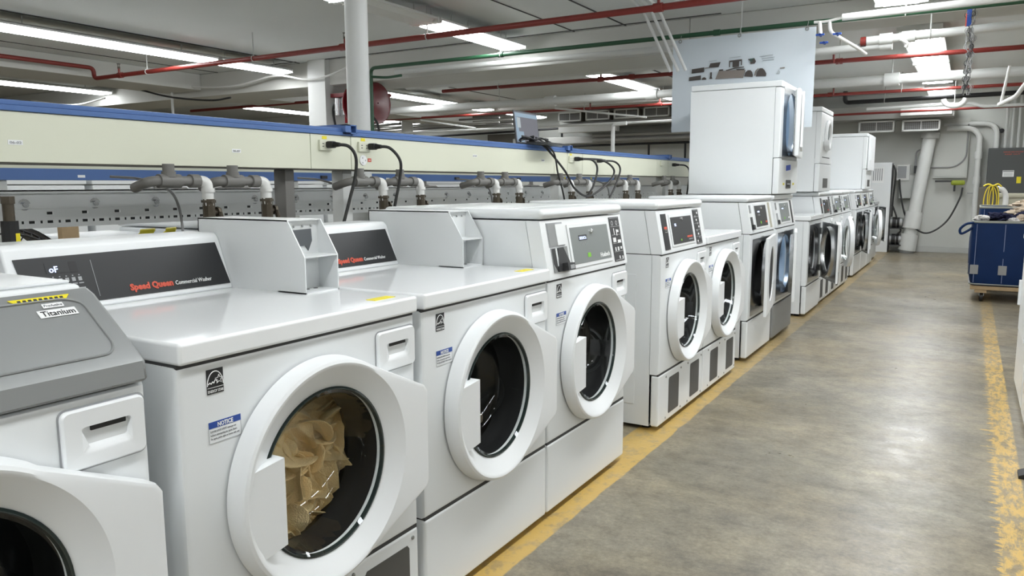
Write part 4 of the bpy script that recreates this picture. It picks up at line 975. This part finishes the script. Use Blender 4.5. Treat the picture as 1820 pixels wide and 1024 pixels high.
pipe('pipe_elbow', [(-.55, 6.9, 2.275), (-.50, 6.92, 2.24), (-.515, 6.93, 2.215)], .014, PVCW, 'small loose white elbow above the aisle')
pipe('white_pipe', [(-.90, 6.30, 2.37), (2.6, 6.30, 2.41)], .026, PAINTW, 'upper white pipe at the top edge over the aisle')
pipe('white_pipe', [(-1.10, 6.32, 2.36), (-1.02, 6.32, 2.355), (-.90, 6.31, 2.37)], .010, PVCW, 'thin white connector at the end of the upper pipe')
pipe('white_pipe', [(-1.06, 6.32, 2.36), (-1.05, 6.32, 2.27)], .014, PVCW, 'short white drop pipe left of the pair beside the banner')
pipe('white_pipe', [(-.99, 6.32, 2.36), (-.985, 6.33, 2.28), (-.84, 6.6, 2.20), (-.78, 6.75, 2.16)], .013, PVCW, 'long white slanting drop pipe beside the banner', bendr=.04)
for x, z, l in ((-1.05, 2.26, 'blue valve handle beside the top right corner of the banner'), (-.93, 2.255, 'second blue valve handle on the slanting white pipe'), (-1.02, 2.20, 'lower blue valve handle next to the banner')):
    m = MB(); m.box(x - .03, x + .03, 6.29, 6.31, z - .006, z + .008, b=.003); m.cyl((x, 6.29, z), (x, 6.34, z), .010); tag(m.build('valve_handle', BLUEP), l, 'valve')
for k in range(3):
    pipe('conduit', [(-2.20 + k * .065, 4.6, 2.60), (-2.40 + k * .065, 6.15, 2.56), (-2.235 + k * .065, 6.38, 2.09)], .013, PAINTW, ['left one of three thin white conduits running to the banner', 'middle one of three thin white conduits running to the banner', 'right one of three thin white conduits running to the banner'][k])
o = pipe('insulated_pipe', [(-1.75, 12.95, 2.55), (-1.75, 12.95, 2.38), (2.6, 12.95, 2.41)], .032, RUBBER, 'black insulated pipe above the far vents', rods=[(.3, 12.95, 2.4), (-1.2, 12.95, 2.38)])
m = MB(); m.tube([(-.27 + .13 * math.cos(a), 12.2, 2.29 + .10 * math.sin(a)) for a in [PI + PI * t / 14 for t in range(15)]], .035, n=14); tag(m.build('pipe_trap', PAINTW), 'white U-shaped pipe trap above the right vent', 'pipe')
m = MB(); m.cyl((-.27, 12.2, 2.2), (-.27, 12.2, CZ), .006, n=6); tag(m.build('hanger_rod', PAINTG), 'thin rod from the ceiling holding the U-shaped trap', 'rod')
pipe('white_pipe', [(-1.4, 12.6, 2.24), (-.05, 12.6, 2.25), (.05, 12.6, 2.20), (.8, 12.6, 2.20)], .022, PAINTW, 'thin white pipe behind the U trap')
pipe('white_pipe', [(.5, 9.0, 2.30), (.33, 9.4, 2.02), (.20, 9.8, 1.98)], .022, PVCW, 'white slanting brace pipe at the upper right edge')
pipe('white_pipe', [(.26, 9.6, 2.35), (.21, 9.75, 1.98)], .014, PVCW, 'thin upright white pipe meeting the slanting brace')
# hanging bundle of chain and cable with a blue strap
o = empty('chain_bundle', (-.08, 6.75, 2.42), 'dark bundle of chains and cables hanging near the top right', 'chain')
for k in range(5):
    m = MB(); R = random.uniform; P = [(R(-.016, .016) + .02 * math.sin(i * .9 + k), R(-.015, .015), .08 - i * .058) for i in range(13)]
    m.tube(catmull(P, 4), .0035, n=6)
    for i in range(12):
        p = Vector(P[i]); m.tube([p + Vector((.011 * math.cos(a), 0, .018 * math.sin(a))) for a in [2 * PI * t / 10 for t in range(11)]], .0025, n=5)
    m.build('chain', CHAR if k % 2 else GREYC, o)
m = MB(); m.box(-.03, .002, -.01, .01, -.12, .08, b=.003); m.build('blue_strap', BLUEP, o)
m = MB(); m.box(-.036, -.029, -.01, .01, -.12, -.03); m.build('red_strap', REDP, o)
# tall white pole and square column
tag(MB().cyl((-2.62, 2.935, 0), (-2.62, 2.935, CZ), .055, n=32).build('support_pole', PAINTW), 'tall white round pole rising behind the cream trough', 'pole')
tag(MB().box(-7.03, -6.74, 6.97, 7.42, 0, CZ, b=.01).build('square_column', PAINTW), 'white square column behind the tall pole, left of the red reel', 'column')
pipe('support_pole', [(-10.2, 12.9, 0), (-10.2, 12.9, CZ)], .12, PAINTW, 'distant white round column right of the hose reel', cat='pole')
# hose reel
o = empty('hose_reel', (-6.40, 7.15, 2.11), 'glossy dark red hose reel mounted on the square column', 'hose reel')
for x in (-.02, .30):
    m = MB(); m.lathe([(-.006, .235), (.006, .24), (.016, .235), (.010, .20), (.020, .08), (.020, .01)] if x > 0 else [(.016, .235), (.006, .24), (-.006, .235), (-.010, .08), (-.010, .01)], n=56, c=(x, 0, 0)); m.build('disc', REELRED, o)
m = MB(); m.lathe([(0, .11), (.28, .11)], n=32); m.build('spool', REELRED, o)
m = MB()
for k in range(9): m.lathe([(.03 + k * .03 + .013 * math.cos(t), .125 + .013 * math.sin(t)) for t in [2 * PI * q / 8 for q in range(9)]], n=36)
m.build('hose', RUBBER, o)
m = MB(); m.box(-.34, .02, -.10, .06, .09, .14, b=.004); m.box(-.10, -.03, -.12, .06, -.22, .14, b=.004); m.box(.10, .26, -.13, .0, -.25, -.12, b=.01); m.build('bracket', REELRED, o)
for x in (-.26, -.14):
    m = MB(); m.cyl((x, -.06, .08), (x, -.06, -.12), .045, n=16); m.cyl((x, -.06, .03), (x, -.06, .015), .052, n=16); m.cyl((x, -.06, -.05), (x, -.06, -.065), .052, n=16); m.build('filter_cup', STEEL, o)
m = MB(); m.tube(catmull([(-.30, -.06, .05), (-.32, -.08, -.08), (-.25, -.1, -.3), (-.12, -.1, -.5)], 8), .014); m.build('feed_hose', RUBBER, o)
m = MB(); m.tube(catmull([(.22, -.10, -.15), (.34, -.12, -.17), (.42, -.12, -.3), (.40, -.12, -.55)], 8), .014); m.cyl((.22, -.10, -.13), (.33, -.12, -.16), .03, n=10); m.build('hose_end', RUBBER, o)
# cables drooping under the ceiling at the left
for P, mt, l in (([(-9.9, 6.6, 2.47), (-9.3, 6.7, 2.33), (-8.5, 6.7, 2.24), (-8.1, 6.7, 2.25)], RUBBER, 'thick black cable drooping under the ceiling at the upper left'),
                 ([(-9.6, 6.9, 2.55), (-8.9, 6.9, 2.45), (-8.2, 6.9, 2.43), (-7.5, 6.9, 2.50), (-7.0, 6.92, 2.42), (-6.6, 6.9, 2.44), (-6.1, 6.88, 2.56)], PVCW, 'white cable swagging across the upper left to the square column'),
                 ([(-12.5, 6.6, 2.45), (-11.4, 6.6, 2.33), (-10.6, 6.6, 2.38)], PVCW, 'thin white cable drooping below the left fluorescent light')):
    m = MB(); m.tube(catmull(P, 10), .012, n=8); tag(m.build('cable', mt), l, 'cable')
pipe('white_pipe', [(-9.6, 6.95, 2.6), (-9.6, 6.95, 2.0)], .018, PAINTW, 'thin upright white pipe at the upper left')

for x, y, l in ((-1.13, 6.25, 'orange stained pipe collar on the ceiling above the banner corner'), (-.92, 6.25, 'second orange stained pipe collar on the ceiling, nearer the aisle')):
    m = MB(); m.lathe([(0, .001), (0, .05), (.03, .06), (.06, .045), (.06, .001)], n=20, axis='z', c=(x, y, CZ - .06)); tag(m.build('pipe_collar', ORANGE), l, 'collar')
# ---------------------------------------------------------------- banner
o = empty('banner', (0, 0, 0), 'large pale hanging banner with an exploded machine drawing', 'banner')
bm_ = MB(); n = 60
def by(x): return 6.50 + .007 * math.sin(x * 5)
X0, X1 = -2.262, -1.112
L = []
for k in range(n + 1):
    x = X0 + (X1 - X0) * k / n; y = by(x); fl = .014 * (k / n - .5)
    col = [(x, y + .006 * math.sin(j * .35 + x * 3) * (j / 24), 1.598 + (2.362 - 1.598) * (24 - j) / 24) for j in range(25)]
    L.append(col)
vs = [p for c in L for p in c]; fs = [(a * 25 + j, (a + 1) * 25 + j, (a + 1) * 25 + j + 1, a * 25 + j + 1) for a in range(n) for j in range(24)]
k0 = len(vs); vs += [(p[0], p[1] + .0012, p[2]) for p in vs]; fs += [tuple(i + k0 for i in f[::-1]) for f in fs]
bm_.add(vs, fs); bm_.build('sheet', BANNER, o)
def BP(u, v): return (X0 + (u - 1197) * .004546, 2.364 - (v - (72 - .059 * (u - 1197))) * .0047)
def art(pts, m_, name='print'):
    # outline given as marks on the banner, laid just in front of its cloth
    q = [BP(1220 + a / 10.11, 100 + b_ / 10.11) for a, b_ in pts]
    m = MB(); m.loops([[(x, by(x) - .006, z) for x, z in q], [(x, by(x) - .0095, z) for x, z in q]], cap0=True, cap1=True); m.build(name, m_, o)
art([(148, 235), (385, 205), (383, 285), (145, 310)], DARKART); art([(300, 240), (328, 238), (328, 275), (300, 278)], LIGHTART)
art([(500, 138), (690, 120), (655, 205), (470, 215)], DARKART); art([(400, 212), (470, 206), (470, 215), (400, 228)], MIDART); art([(580, 150), (606, 140), (600, 170), (580, 168)], LIGHTART)
art([(850, 100), (1080, 80), (1080, 108), (855, 125)], DARKART); art([(850, 120), (866, 120), (866, 210), (850, 210)], DARKART); art([(1066, 100), (1082, 100), (1082, 180), (1066, 180)], DARKART); art([(912, 118), (1030, 108), (1030, 205), (912, 212)], DARKART)
art([(1185, 80), (1300, 65), (1330, 120), (1310, 160), (1235, 165), (1230, 120)], DARKART); art([(1220, 80), (1290, 72), (1315, 115), (1245, 125)], GREENART)
art([(100, 375), (325, 345), (325, 420), (95, 440)], DARKART); art([(345, 405), (365, 382), (400, 378), (425, 395), (430, 420), (345, 425)], DARKART)
art([(500, 295), (532, 292), (530, 370), (545, 405), (490, 412), (505, 350)], DARKART)
art([(660, 275), (950, 262), (925, 400), (600, 415)], MIDART); art([(950, 262), (1150, 262), (1110, 400), (925, 400)], MIDART); art([(665, 250), (740, 245), (740, 268), (665, 272)], DARKART)
art([(790, 262), (960, 218), (1120, 205), (1120, 218), (960, 238), (800, 275)], DARKART); art([(975, 245), (1140, 240), (1120, 265), (1000, 268)], DARKART)
art([(1130, 375), (1150, 310), (1190, 270), (1240, 268), (1270, 300), (1285, 350), (1280, 385)], DARKART)
art([(1340, 375), (1360, 290), (1400, 240), (1450, 238), (1490, 275), (1520, 330), (1515, 375)], DARKART); art([(1310, 360), (1325, 280), (1375, 235), (1385, 245), (1345, 290), (1330, 362)], MIDART)
art([(1750, 235), (1830, 225), (1830, 245), (1750, 250)], MIDART); art([(1390, 35), (1620, 12), (1622, 20), (1390, 44)], LIGHTART); art([(1430, 70), (1650, 48), (1652, 56), (1430, 78)], LIGHTART); art([(1450, 105), (1640, 88), (1642, 96), (1450, 113)], LIGHTART)
art([(850, 50), (1050, 30), (1050, 36), (850, 56)], LIGHTART); art([(470, 98), (620, 84), (620, 90), (470, 104)], LIGHTART); art([(1700, 330), (1730, 270), (1760, 300), (1745, 340)], LIGHTART)
for x in (-2.20, -1.70, -1.18):
    z = 2.35; m = MB(); m.M = Matrix.Translation((x, by(x) - .003, z)); m.tube([(.012 * math.cos(a), 0, .012 * math.sin(a)) for a in [2 * PI * t / 16 for t in range(17)]], .004, n=6); m.tube([(0, 0, .008), (.004, .02, .055), (0, .03, .066)], .0025, n=6); m.build('grommet', BRUSH, o)

# ---------------------------------------------------------------- back wall: ducts, vents, pipes, cabinet, electrical panel
def vent(x0, x1, z0, z1, y, label):
    o = empty('air_vent', ((x0 + x1) / 2, y, (z0 + z1) / 2), label, 'air vent'); w, h = (x1 - x0) / 2, (z1 - z0) / 2
    m = MB(); f = .028
    m.box(-w, w, -.02, 0, h - f, h, b=.004); m.box(-w, w, -.02, 0, -h, -h + f, b=.004); m.box(-w, -w + f, -.02, 0, -h, h, b=.004); m.box(w - f, w, -.02, 0, -h, h, b=.004)
    m.box(-.006, .006, -.015, 0, -h + f, h - f); m.build('frame', FIXT, o)
    m = MB(); m.box(-w + .01, w - .01, .03, .20, -h + .01, h - .01); m.build('box', DKUNDER, o)
    m = MB(); n = int((h - f) * 2 / .022)
    for k in range(n):
        z = -h + f + .011 + k * .022; m.box(-w + f, w - f, -.012, -.009, z - .003, z + .003)
    n = int((w - f) * 2 / .028)
    for k in range(n):
        x = -w + f + .014 + k * .028; m.box(x - .002, x + .002, -.009, -.006, -h + f, h - f)
    m.build('grille', GREYPRINT, o)
vent(-1.68, -1.14, 1.985, 2.175, 14.15, 'left of the two back wall vents, behind the third stacked dryer')
vent(-1.03, -.485, 1.985, 2.165, 14.15, 'right of the two back wall vents, brightest one')
for k in range(4):
    x = -7.12 + k * .595; vent(x, x + .50, 2.375 + k * .004, 2.56 + k * .004, 13.8, ['first vent right of the laptop', 'second vent right of the laptop', 'third vent right of the laptop', 'fourth vent, partly hidden by the banner'][k])
def bx(name, a, m_, label, cat, b=.01): return tag(MB().box(*a, b=b).build(name, m_), label, cat)
bx('duct', (-2.6, -.30, 14.0, 14.6, 2.19, 2.40), DUCT, 'large sheet metal duct above the two back wall vents', 'duct')
bx('duct', (-1.05, -.33, 13.9, 13.98, 2.22, 2.33), FIXT, 'bright flat duct panel above the right back vent', 'duct')
bx('duct', (-7.2, -2.8, 14.0, 14.6, 2.29, 2.57), DUCT, 'long duct holding the four vents', 'duct')
bx('duct', (-8.5, -2.8, 14.35, 14.6, 1.98, 2.12), DUCT, 'low duct along the back wall behind the banner', 'duct')
bx('duct', (-7.15, -5.9, 13.85, 14.0, 2.17, 2.33), FIXT, 'white duct box below the first two vents', 'duct')
bx('louver', (-9.3, -8.6, 14.6, 14.70, 2.02, 2.25), DKUNDER, 'dark wall louver left of the laptop', 'vent')
bx('louver', (-4.3, -3.6, 13.86, 13.99, 2.20, 2.34), DUCT, 'grey louver right of the white duct box', 'vent')
pipe('black_pipe', [(-12, 14.4, 2.22), (-9.0, 14.4, 2.27), (-7.35, 14.4, 2.30), (-7.35, 14.4, 1.93), (-4.6, 14.4, 1.94), (-3.6, 14.4, 1.94)], .022, RUBBER, 'black pipe along the back wall, stepping down right of the laptop', bendr=.05)
pipe('black_pipe', [(-5.45, 14.4, 1.94), (-5.45, 14.4, 1.50)], .020, RUBBER, 'black pipe drop on the back wall, left of the banner')
pipe('black_pipe', [(-4.72, 14.4, 1.94), (-4.72, 14.4, 1.40)], .020, RUBBER, 'black pipe drop on the back wall, close to the banner')
for z, l in ((2.12, 'upper grey pipe along the back wall left of the banner'), (2.03, 'lower grey pipe along the back wall left of the banner')):
    pipe('grey_pipe', [(-6.6, 14.3, z), (-2.4, 14.3, z)], .035, DUCT, l)
pipe('white_pipe', [(-12.5, 11.6, 2.11), (-8.2, 11.6, 2.12), (-3.9, 11.6, 2.12)], .020, PAINTW, 'thin long white pipe behind the laptop')
pipe('white_pipe', [(-4.75, 11.55, 2.11), (-4.98, 11.55, 2.10), (-4.98, 11.55, 1.2)], .032, PAINTW, 'white pipe dropping behind the trough right of the laptop')
pipe('white_pipe', [(-6.0, 11.5, 2.40), (-4.4, 11.5, 2.18)], .016, PAINTW, 'thin slanting white pipe in front of the vents')
pipe('white_pipe', [(-8.7, 11.4, 2.32), (-7.5, 11.4, 2.13)], .016, PAINTW, 'thin slanting white pipe left of the laptop')
for k in range(9):
    z = 2.52 - (k % 3) * .09; pipe('dark_pipe', [(-14 + (k % 3), 13.0 + (k // 3) * .5, z), (-8.0, 13.0 + (k // 3) * .5, z + .02)], .014 + .006 * (k % 2), PVC if k % 2 else DUCT, 'dim pipe under the far ceiling at the left', 'pipe')['group'] = 'dim pipes under the far ceiling'
# tall cabinet sheet with motors beside it
o = empty('tall_cabinet', (-1.33, 14.35, 0), 'tall white metal cabinet against the back wall at the end of the row', 'cabinet')
m = MB(); m.box(-.55, .175, -.01, .02, 0, 1.50, b=.006); m.build('side_panel', ENAMEL, o)
m = MB(); m.box(.15, .178, .02, .30, .01, 1.49, b=.004); m.build('frame', CHAR, o)
m = MB(); m.box(-.12, .06, -.0125, -.010, 1.16, 1.42, WHITEP)
for k in range(5): m.box(-.105 + k * .032, -.090 + k * .032, -.0135, -.0125, 1.20, 1.40, GREYPRINT)
m.build('label', WHITEP, o)
m = MB()
for z in (.22, .50):
    m.cyl((.20, .05, z), (.38, .05, z), .085, n=20, m=BRUSH); m.cyl((.23, .05, z), (.29, .05, z), .092, n=20, m=RUBBER); m.cyl((.30, .05, z), (.34, .05, z), .088, n=20, m=RUBBER); m.box(.20, .40, -.06, .14, z - .10, z - .085, CHAR)
m.build('motor', BRUSH, o)
m = MB()
for P in ([(.20, 0, 1.45), (.24, -.02, 1.3), (.22, -.02, .9), (.22, -.03, .6)], [(.21, 0, .8), (.27, -.02, .66), (.30, -.02, .56)], [(.34, 0, .44), (.36, 0, .36), (.28, 0, .28)]): m.tube(catmull(P, 8), .014, n=8)
m.build('motor_hose', BLKC, o)
bx('control_box', (-1.10, -.90, 14.55, 14.70, 1.20, 1.46), FIXT, 'upper small white control box right of the tall cabinet', 'control box')
m = MB(); m.box(-1.08, -.95, 14.545, 14.55, 1.24, 1.44, GREYPRINT); tag(m.build('diagram', GREYPRINT), 'grey diagram sheet on the upper control box', 'sheet')
bx('control_box', (-1.05, -.74, 14.57, 14.70, .90, 1.29), PAINTG, 'lower open white control box behind the slanted pipe', 'control box')
bx('junction_box', (-.84, -.75, 14.50, 14.60, 1.32, 1.44), CHAR, 'small dark junction box left of the slanted pipe', 'junction box', .004)
pipe('conduit', [(-.82, 14.52, 1.44), (-.82, 14.52, 1.68), (-.68, 14.52, 1.74), (-.60, 14.52, 1.62), (-.58, 14.52, 1.58)], .014, GREYC, 'grey looping conduit above the junction box')
pipe('conduit', [(-.75, 14.62, 1.41), (-.25, 14.62, 1.41), (-.10, 14.62, 1.55), (-.10, 14.62, 2.1)], .012, GREYC, 'thin grey conduit running right from the junction box', bendr=.12)
pipe('flue_pipe', [(-.86, 14.38, .06), (-.63, 14.42, 1.93)], .098, PAINTW, 'thick slanted white pipe leaning on the back wall', cat='flue', joints=[(-.80, 14.39, .22 * 2.5), (-.845, 14.383, .18)])
m = MB(); m.cyl((-.63, 14.42, 1.88), (-.625, 14.42, 1.97), .135, n=24); tag(m.build('pipe_collar', PAINTG), 'wide collar at the top of the slanted white pipe', 'collar')
m = MB(); m.cyl((-.868, 14.38, .0), (-.858, 14.38, .10), .11, n=24); tag(m.build('pipe_collar', BRUSH), 'metal collar at the foot of the slanted white pipe', 'collar')
m = MB(); m.tube(catmull([(-1.04, 14.45, 1.22), (-1.0, 14.4, .95), (-.90, 14.35, .60), (-.70, 14.3, .38), (-.52, 14.3, .36), (-.30, 14.4, .55), (-.15, 14.5, .90), (-.12, 14.55, 1.08)], 10), .014, n=8); tag(m.build('rubber_hose', BLKC), 'black hose looping across the back wall below the yellow strap', 'hose')
m = MB(); m.box(-.52, -.12, 14.55, 14.62, 1.17, 1.20); tag(m.build('wall_bracket', CHAR), 'dark flat bracket on the back wall right of the slanted pipe', 'bracket')
m = MB(); m.box(-.29, -.09, 14.52, 14.60, 1.12, 1.20, b=.03, seg=3); m.box(-.25, -.22, 14.54, 14.58, 1.02, 1.12, CHAR, b=.005); tag(m.build('yellow_strap', mat('olive_strap', (.30, .36, .03), .6)), 'yellow-green strap hung on the back wall bracket', 'strap')
m = MB(); m.box(-.56, -.075, 14.64, 14.72, 1.24, 2.2); m.box(-.54, -.095, 14.63, 14.64, 1.26, 2.2, b=.002); tag(m.build('wall_panel', WALLM), 'raised pale panel on the back wall right of the slanted pipe', 'panel')
pipe('conduit', [(-.40, 14.56, 2.03), (.07, 14.56, 2.03), (.07, 14.56, .0)], .042, PAINTW, 'big white conduit bending down beside the electrical panel', bendr=.28, joints=[(.07, 14.56, 1.2), (.07, 14.56, 1.6)])
pipe('conduit', [(-.45, 14.66, 2.10), (.30, 14.66, 2.10), (.30, 14.66, 1.70)], .040, PAINTW, 'outer white conduit bending into the top of the electrical panel', bendr=.25)
m = MB(); m.box(-.05, .22, 14.56, 14.6, .98, 1.0); tag(m.build('pipe_strap', BRUSH), 'metal strap holding the big conduit left of the carts', 'bracket')
m = MB(); m.cyl((.36, 14.66, 1.98), (.36, 14.72, 1.98), .035, n=16); tag(m.build('wall_socket_hole', RUBBER), 'round black hole in the wall above the electrical panel', 'hole')
for k in range(5): pipe('conduit', [(.42 + k * .085, 14.62, 1.68), (.42 + k * .085, 14.62, 2.60)], .022, PAINTG, 'upright conduit entering the electrical panel from above', 'conduit')['group'] = 'conduits entering the electrical panel'
o = empty('electrical_panel', (.50, 14.55, .85), 'large dark grey electrical panel on the back wall at the right', 'electrical panel')
m = MB(); m.box(-.30, .60, -.12, .14, 0, .85, b=.006); m.build('enclosure', PANELG, o)
m = MB(); m.box(-.29, .59, -.128, -.12, .01, .83, b=.004); d = m.build('cover', PANELG, o)
m = MB(); m.M = frame((-.10, -.129, .74), (1, 0, 0), (0, 0, 1)); add_text(m, 'DANGER HIGH VOLTAGE', 0, .034, .03, REDP, 0, width=.26); add_text(m, 'KEEP OUT', .02, 0, .026, REDP, 0, width=.2); m.build('red_lettering', REDP, o)
m = MB(); m.box(-.09, .06, -.131, -.128, .40, .50, WHITEP); m.box(-.085, .055, -.1315, -.131, .475, .495, GREYPRINT)
for k in range(3): m.box(-.075, .045, -.1315, -.131, .415 + k * .018, .421 + k * .018, GREYPRINT)
m.build('label', WHITEP, o)
m = MB(); m.box(.10, .16, -.131, -.128, .30, .40, YEL); m.build('yellow_label', YEL, o)
# sink tank, its hose and the yellow hose coil
o = empty('utility_tank', (.75, 12.9, 0), 'beige plastic utility tank behind the laundry carts', 'tank')
m = MB(); m.box(-.42, .42, -.35, .35, .45, .98, b=.05, seg=3); m.build('basin', BEIGE, o)
m = MB(); m.box(-.44, .44, -.37, .37, .95, 1.01, b=.02); m.build('rim', BEIGE, o)
for a in (-.36, .36):
    for b_ in (-.3, .3): MB().cyl((a, b_, 0), (a, b_, .5), .025).build('leg', PVC, o)
m = MB(); m.tube(catmull([(.395, 12.3, .70), (.41, 12.3, .95), (.37, 12.28, 1.06), (.29, 12.26, 1.08), (.235, 12.25, 1.05)], 8), .034, n=12); tag(m.build('gooseneck_hose', PVCW), 'white bent hose hooked over the edge of the beige tank', 'hose')
o = empty('hose_stand', (.215, 11.6, 0), 'dark metal stand carrying the yellow hose', 'stand')
m = MB(); m.box(-.13, .09, -.02, .02, 0, 1.10, b=.004); m.build('plate', DKUNDER, o)
m = MB(); m.box(-.03, .07, -.10, -.02, 1.14 - .04, 1.14 - .01); m.build('hook', CHAR, o)
o = empty('hose_coil', (.235, 11.42, 1.12), 'yellow hose hanging in loops above the blue carts', 'hose')
m = MB()
for k in range(3):
    w = .070 - k * .020; h = .20 - k * .02; cx = -.02 + (k % 2) * .04
    m.tube([(cx + w * math.sin(a), -.01 - k * .016, -h + h * math.cos(a)) for a in [2 * PI * t / 28 for t in range(29)]], .006, n=8)
m.build('coil', YELLOWH, o)
m = MB(); m.tube(catmull([(-.10, -.02, -.005), (-.05, -.03, .02), (0, -.04, 0), (.05, -.03, .02), (.09, -.02, -.01)], 6), .0105, n=8); m.build('wrap', YELLOWH, o)

# ---------------------------------------------------------------- laundry carts
def cart(x0, x1, y0, y1, z0, z1, label, loop=True):
    o = empty('laundry_cart', ((x0 + x1) / 2, (y0 + y1) / 2, 0), label, 'laundry cart'); w, d = (x1 - x0) / 2, (y1 - y0) / 2
    def rr(f, z, out=0):
        P = []; R = .06
        for cx, cy, a0 in ((w - R, d - R, 0), (-w + R, d - R, 90), (-w + R, -d + R, 180), (w - R, -d + R, 270)):
            for t in range(5): a = math.radians(a0 + t * 22.5); P.append(((cx + R * math.cos(a)) * f, (cy + R * math.sin(a)) * f, z))
        # subdivide the straight sides so the cloth can belly out
        Q = []
        for i in range(len(P)):
            a, b_ = Vector(P[i]), Vector(P[(i + 1) % len(P)]); n = 10 if (a - b_).length > .2 else 1
            for t in range(n):
                q = a.lerp(b_, t / n); k = out * math.sin(PI * t / n) if n > 1 else 0
                nn = Vector((q.x, q.y, 0)).normalized(); q2 = q + nn * k + nn * .004 * noise.noise(Vector((q.x * 9, q.y * 9, z * 9))); Q.append(q2)
        return Q
    H = z1 - z0; L = []
    for k in range(15):
        t = k / 14; L.append(rr(.955 + .045 * min(1, t * 6) ** .5 if t < .17 else 1.0 + .012 * math.sin(PI * t), z0 + H * t, .012 * math.sin(PI * t)))
    L += [rr(.985, z1), rr(.97, z1 - .03), rr(.96, z0 + .04)]
    m = MB(); m.loops(L, cap0=True, cap1=True); b = m.build('canvas_bag', CANVAS, o)
    m = MB(); m.loops([rr(1.008, z1 - .018), rr(1.012, z1 - .004), rr(1.0, z1 + .004), rr(.982, z1 + .002), rr(.98, z1 - .02)]); m.build('top_binding', RIMG, b)
    for sx in (-.92, -.46, .46):
        m = MB(); m.box(sx * w - .035, sx * w + .035, -d - .013, -d - .004, z0 + .11, z0 + .20, b=.003); m.build('corner_patch', GREYC, b)
        m = MB(); m.box(sx * w - .003, sx * w + .003, -d - .0115, -d - .006, z0 + .03, z1 - .03); m.build('seam', CANVASL, b)
    m = MB(); m.box(-w - .012, -w - .004, -d * .8, -d * .8 + .09, z0 + .10, z0 + .20, b=.003); m.build('side_patch', GREYC, b)
    if loop: m = MB(); m.tube(catmull([(-w + .01, -d + .03, z1 - .02), (-w - .05, -d + .0, z1 - .03), (-w - .10, -d, z1 - .08), (-w - .09, -d, z1 - .125), (-w - .04, -d + .02, z1 - .10), (-w + .01, -d + .05, z1 - .06)], 6), .012, n=8); m.build('handle_loop', CANVAS, b)
    m = MB(); m.tube([*[Vector(p) for p in rr(.985, z0 + .012)], rr(.985, z0 + .012)[0]], .007, n=6); m.build('wire_frame', BRUSH, o)
    m = MB(); m.box(-w + .02, w - .02, -d + .02, d - .02, z0 - .045, z0 - .006, b=.004); m.box(-w + .06, -w + .16, -d + .03, d - .03, z0 - .075, z0 - .045); m.box(w - .16, w - .06, -d + .03, d - .03, z0 - .075, z0 - .045); m.build('wooden_base', WOODM, o)
    for sx in (-1, 1):
        for sy in (-1, 1):
            m = MB(); cx, cy = sx * (w - .12), sy * (d - .10); r = (z0 - .075) / 2 * .98; r = max(r, .028)
            m.cyl((cx - .014, cy, r), (cx + .014, cy, r), r, n=20); m.box(cx - .022, cx + .022, cy - .02, cy + .02, r * 1.2, z0 - .074, BRUSH); m.build('caster', RUBBER, o)
    return o
cart(.035, 1.05, 8.70, 9.45, .165, .790, 'blue canvas laundry cart on a wooden base, nearest')
cart(.10, 1.05, 9.62, 10.35, .165, .905, 'second blue laundry cart behind the near one', loop=False)
def heap(name, c, r, m_, label, seed, cat='laundry', amp=.45, flat=.5):
    bm = bmesh.new(); bmesh.ops.create_icosphere(bm, subdivisions=5, radius=1); sd = Vector((seed * 3.1, seed * 1.7, seed))
    for v in bm.verts:
        p = v.co; f = 1 - amp * abs(noise.noise(p * 2.2 + sd)) - amp * .6 * abs(noise.noise(p * 5 + sd)) + .25 * noise.noise(p * 1.2 + sd)
        v.co = Vector((p.x * r[0] * f, p.y * r[1] * f, p.z * r[2] * f))
    return tag(MB().bm(bm).build(name, m_, loc=c, ang=80), label, cat)
heap('laundry', (.11, 8.80, .815), (.075, .07, .035), WHITET, 'small white cloth on the left corner of the near cart', 1)
heap('laundry', (.27, 8.95, .79), (.21, .20, .085), NAVYT, 'navy patterned towels in the near cart', 2, amp=.7)
heap('laundry', (.56, 9.0, .80), (.20, .2, .10), NAVYT, 'black towels in the near cart at the photo edge', 3)
heap('laundry', (.60, 9.25, .84), (.30, .16, .11), TOWELB, 'beige towels heaped behind the black ones in the near cart', 4)
heap('laundry', (.44, 8.88, .80), (.06, .08, .06), TOWELB, 'small beige towel between the navy and the black ones', 6)
heap('laundry', (.37, 8.79, .795), (.06, .04, .03), WHITET, 'pale pink cloth at the near rim of the cart', 7)
heap('laundry', (.60, 9.95, .89), (.30, .25, .10), TOWELB, 'beige towels in the rear cart', 5)
heap('laundry', (.85, 8.98, .72), (.16, .22, .10), WHITET, 'white towels in the near cart outside the photo edge', 9)
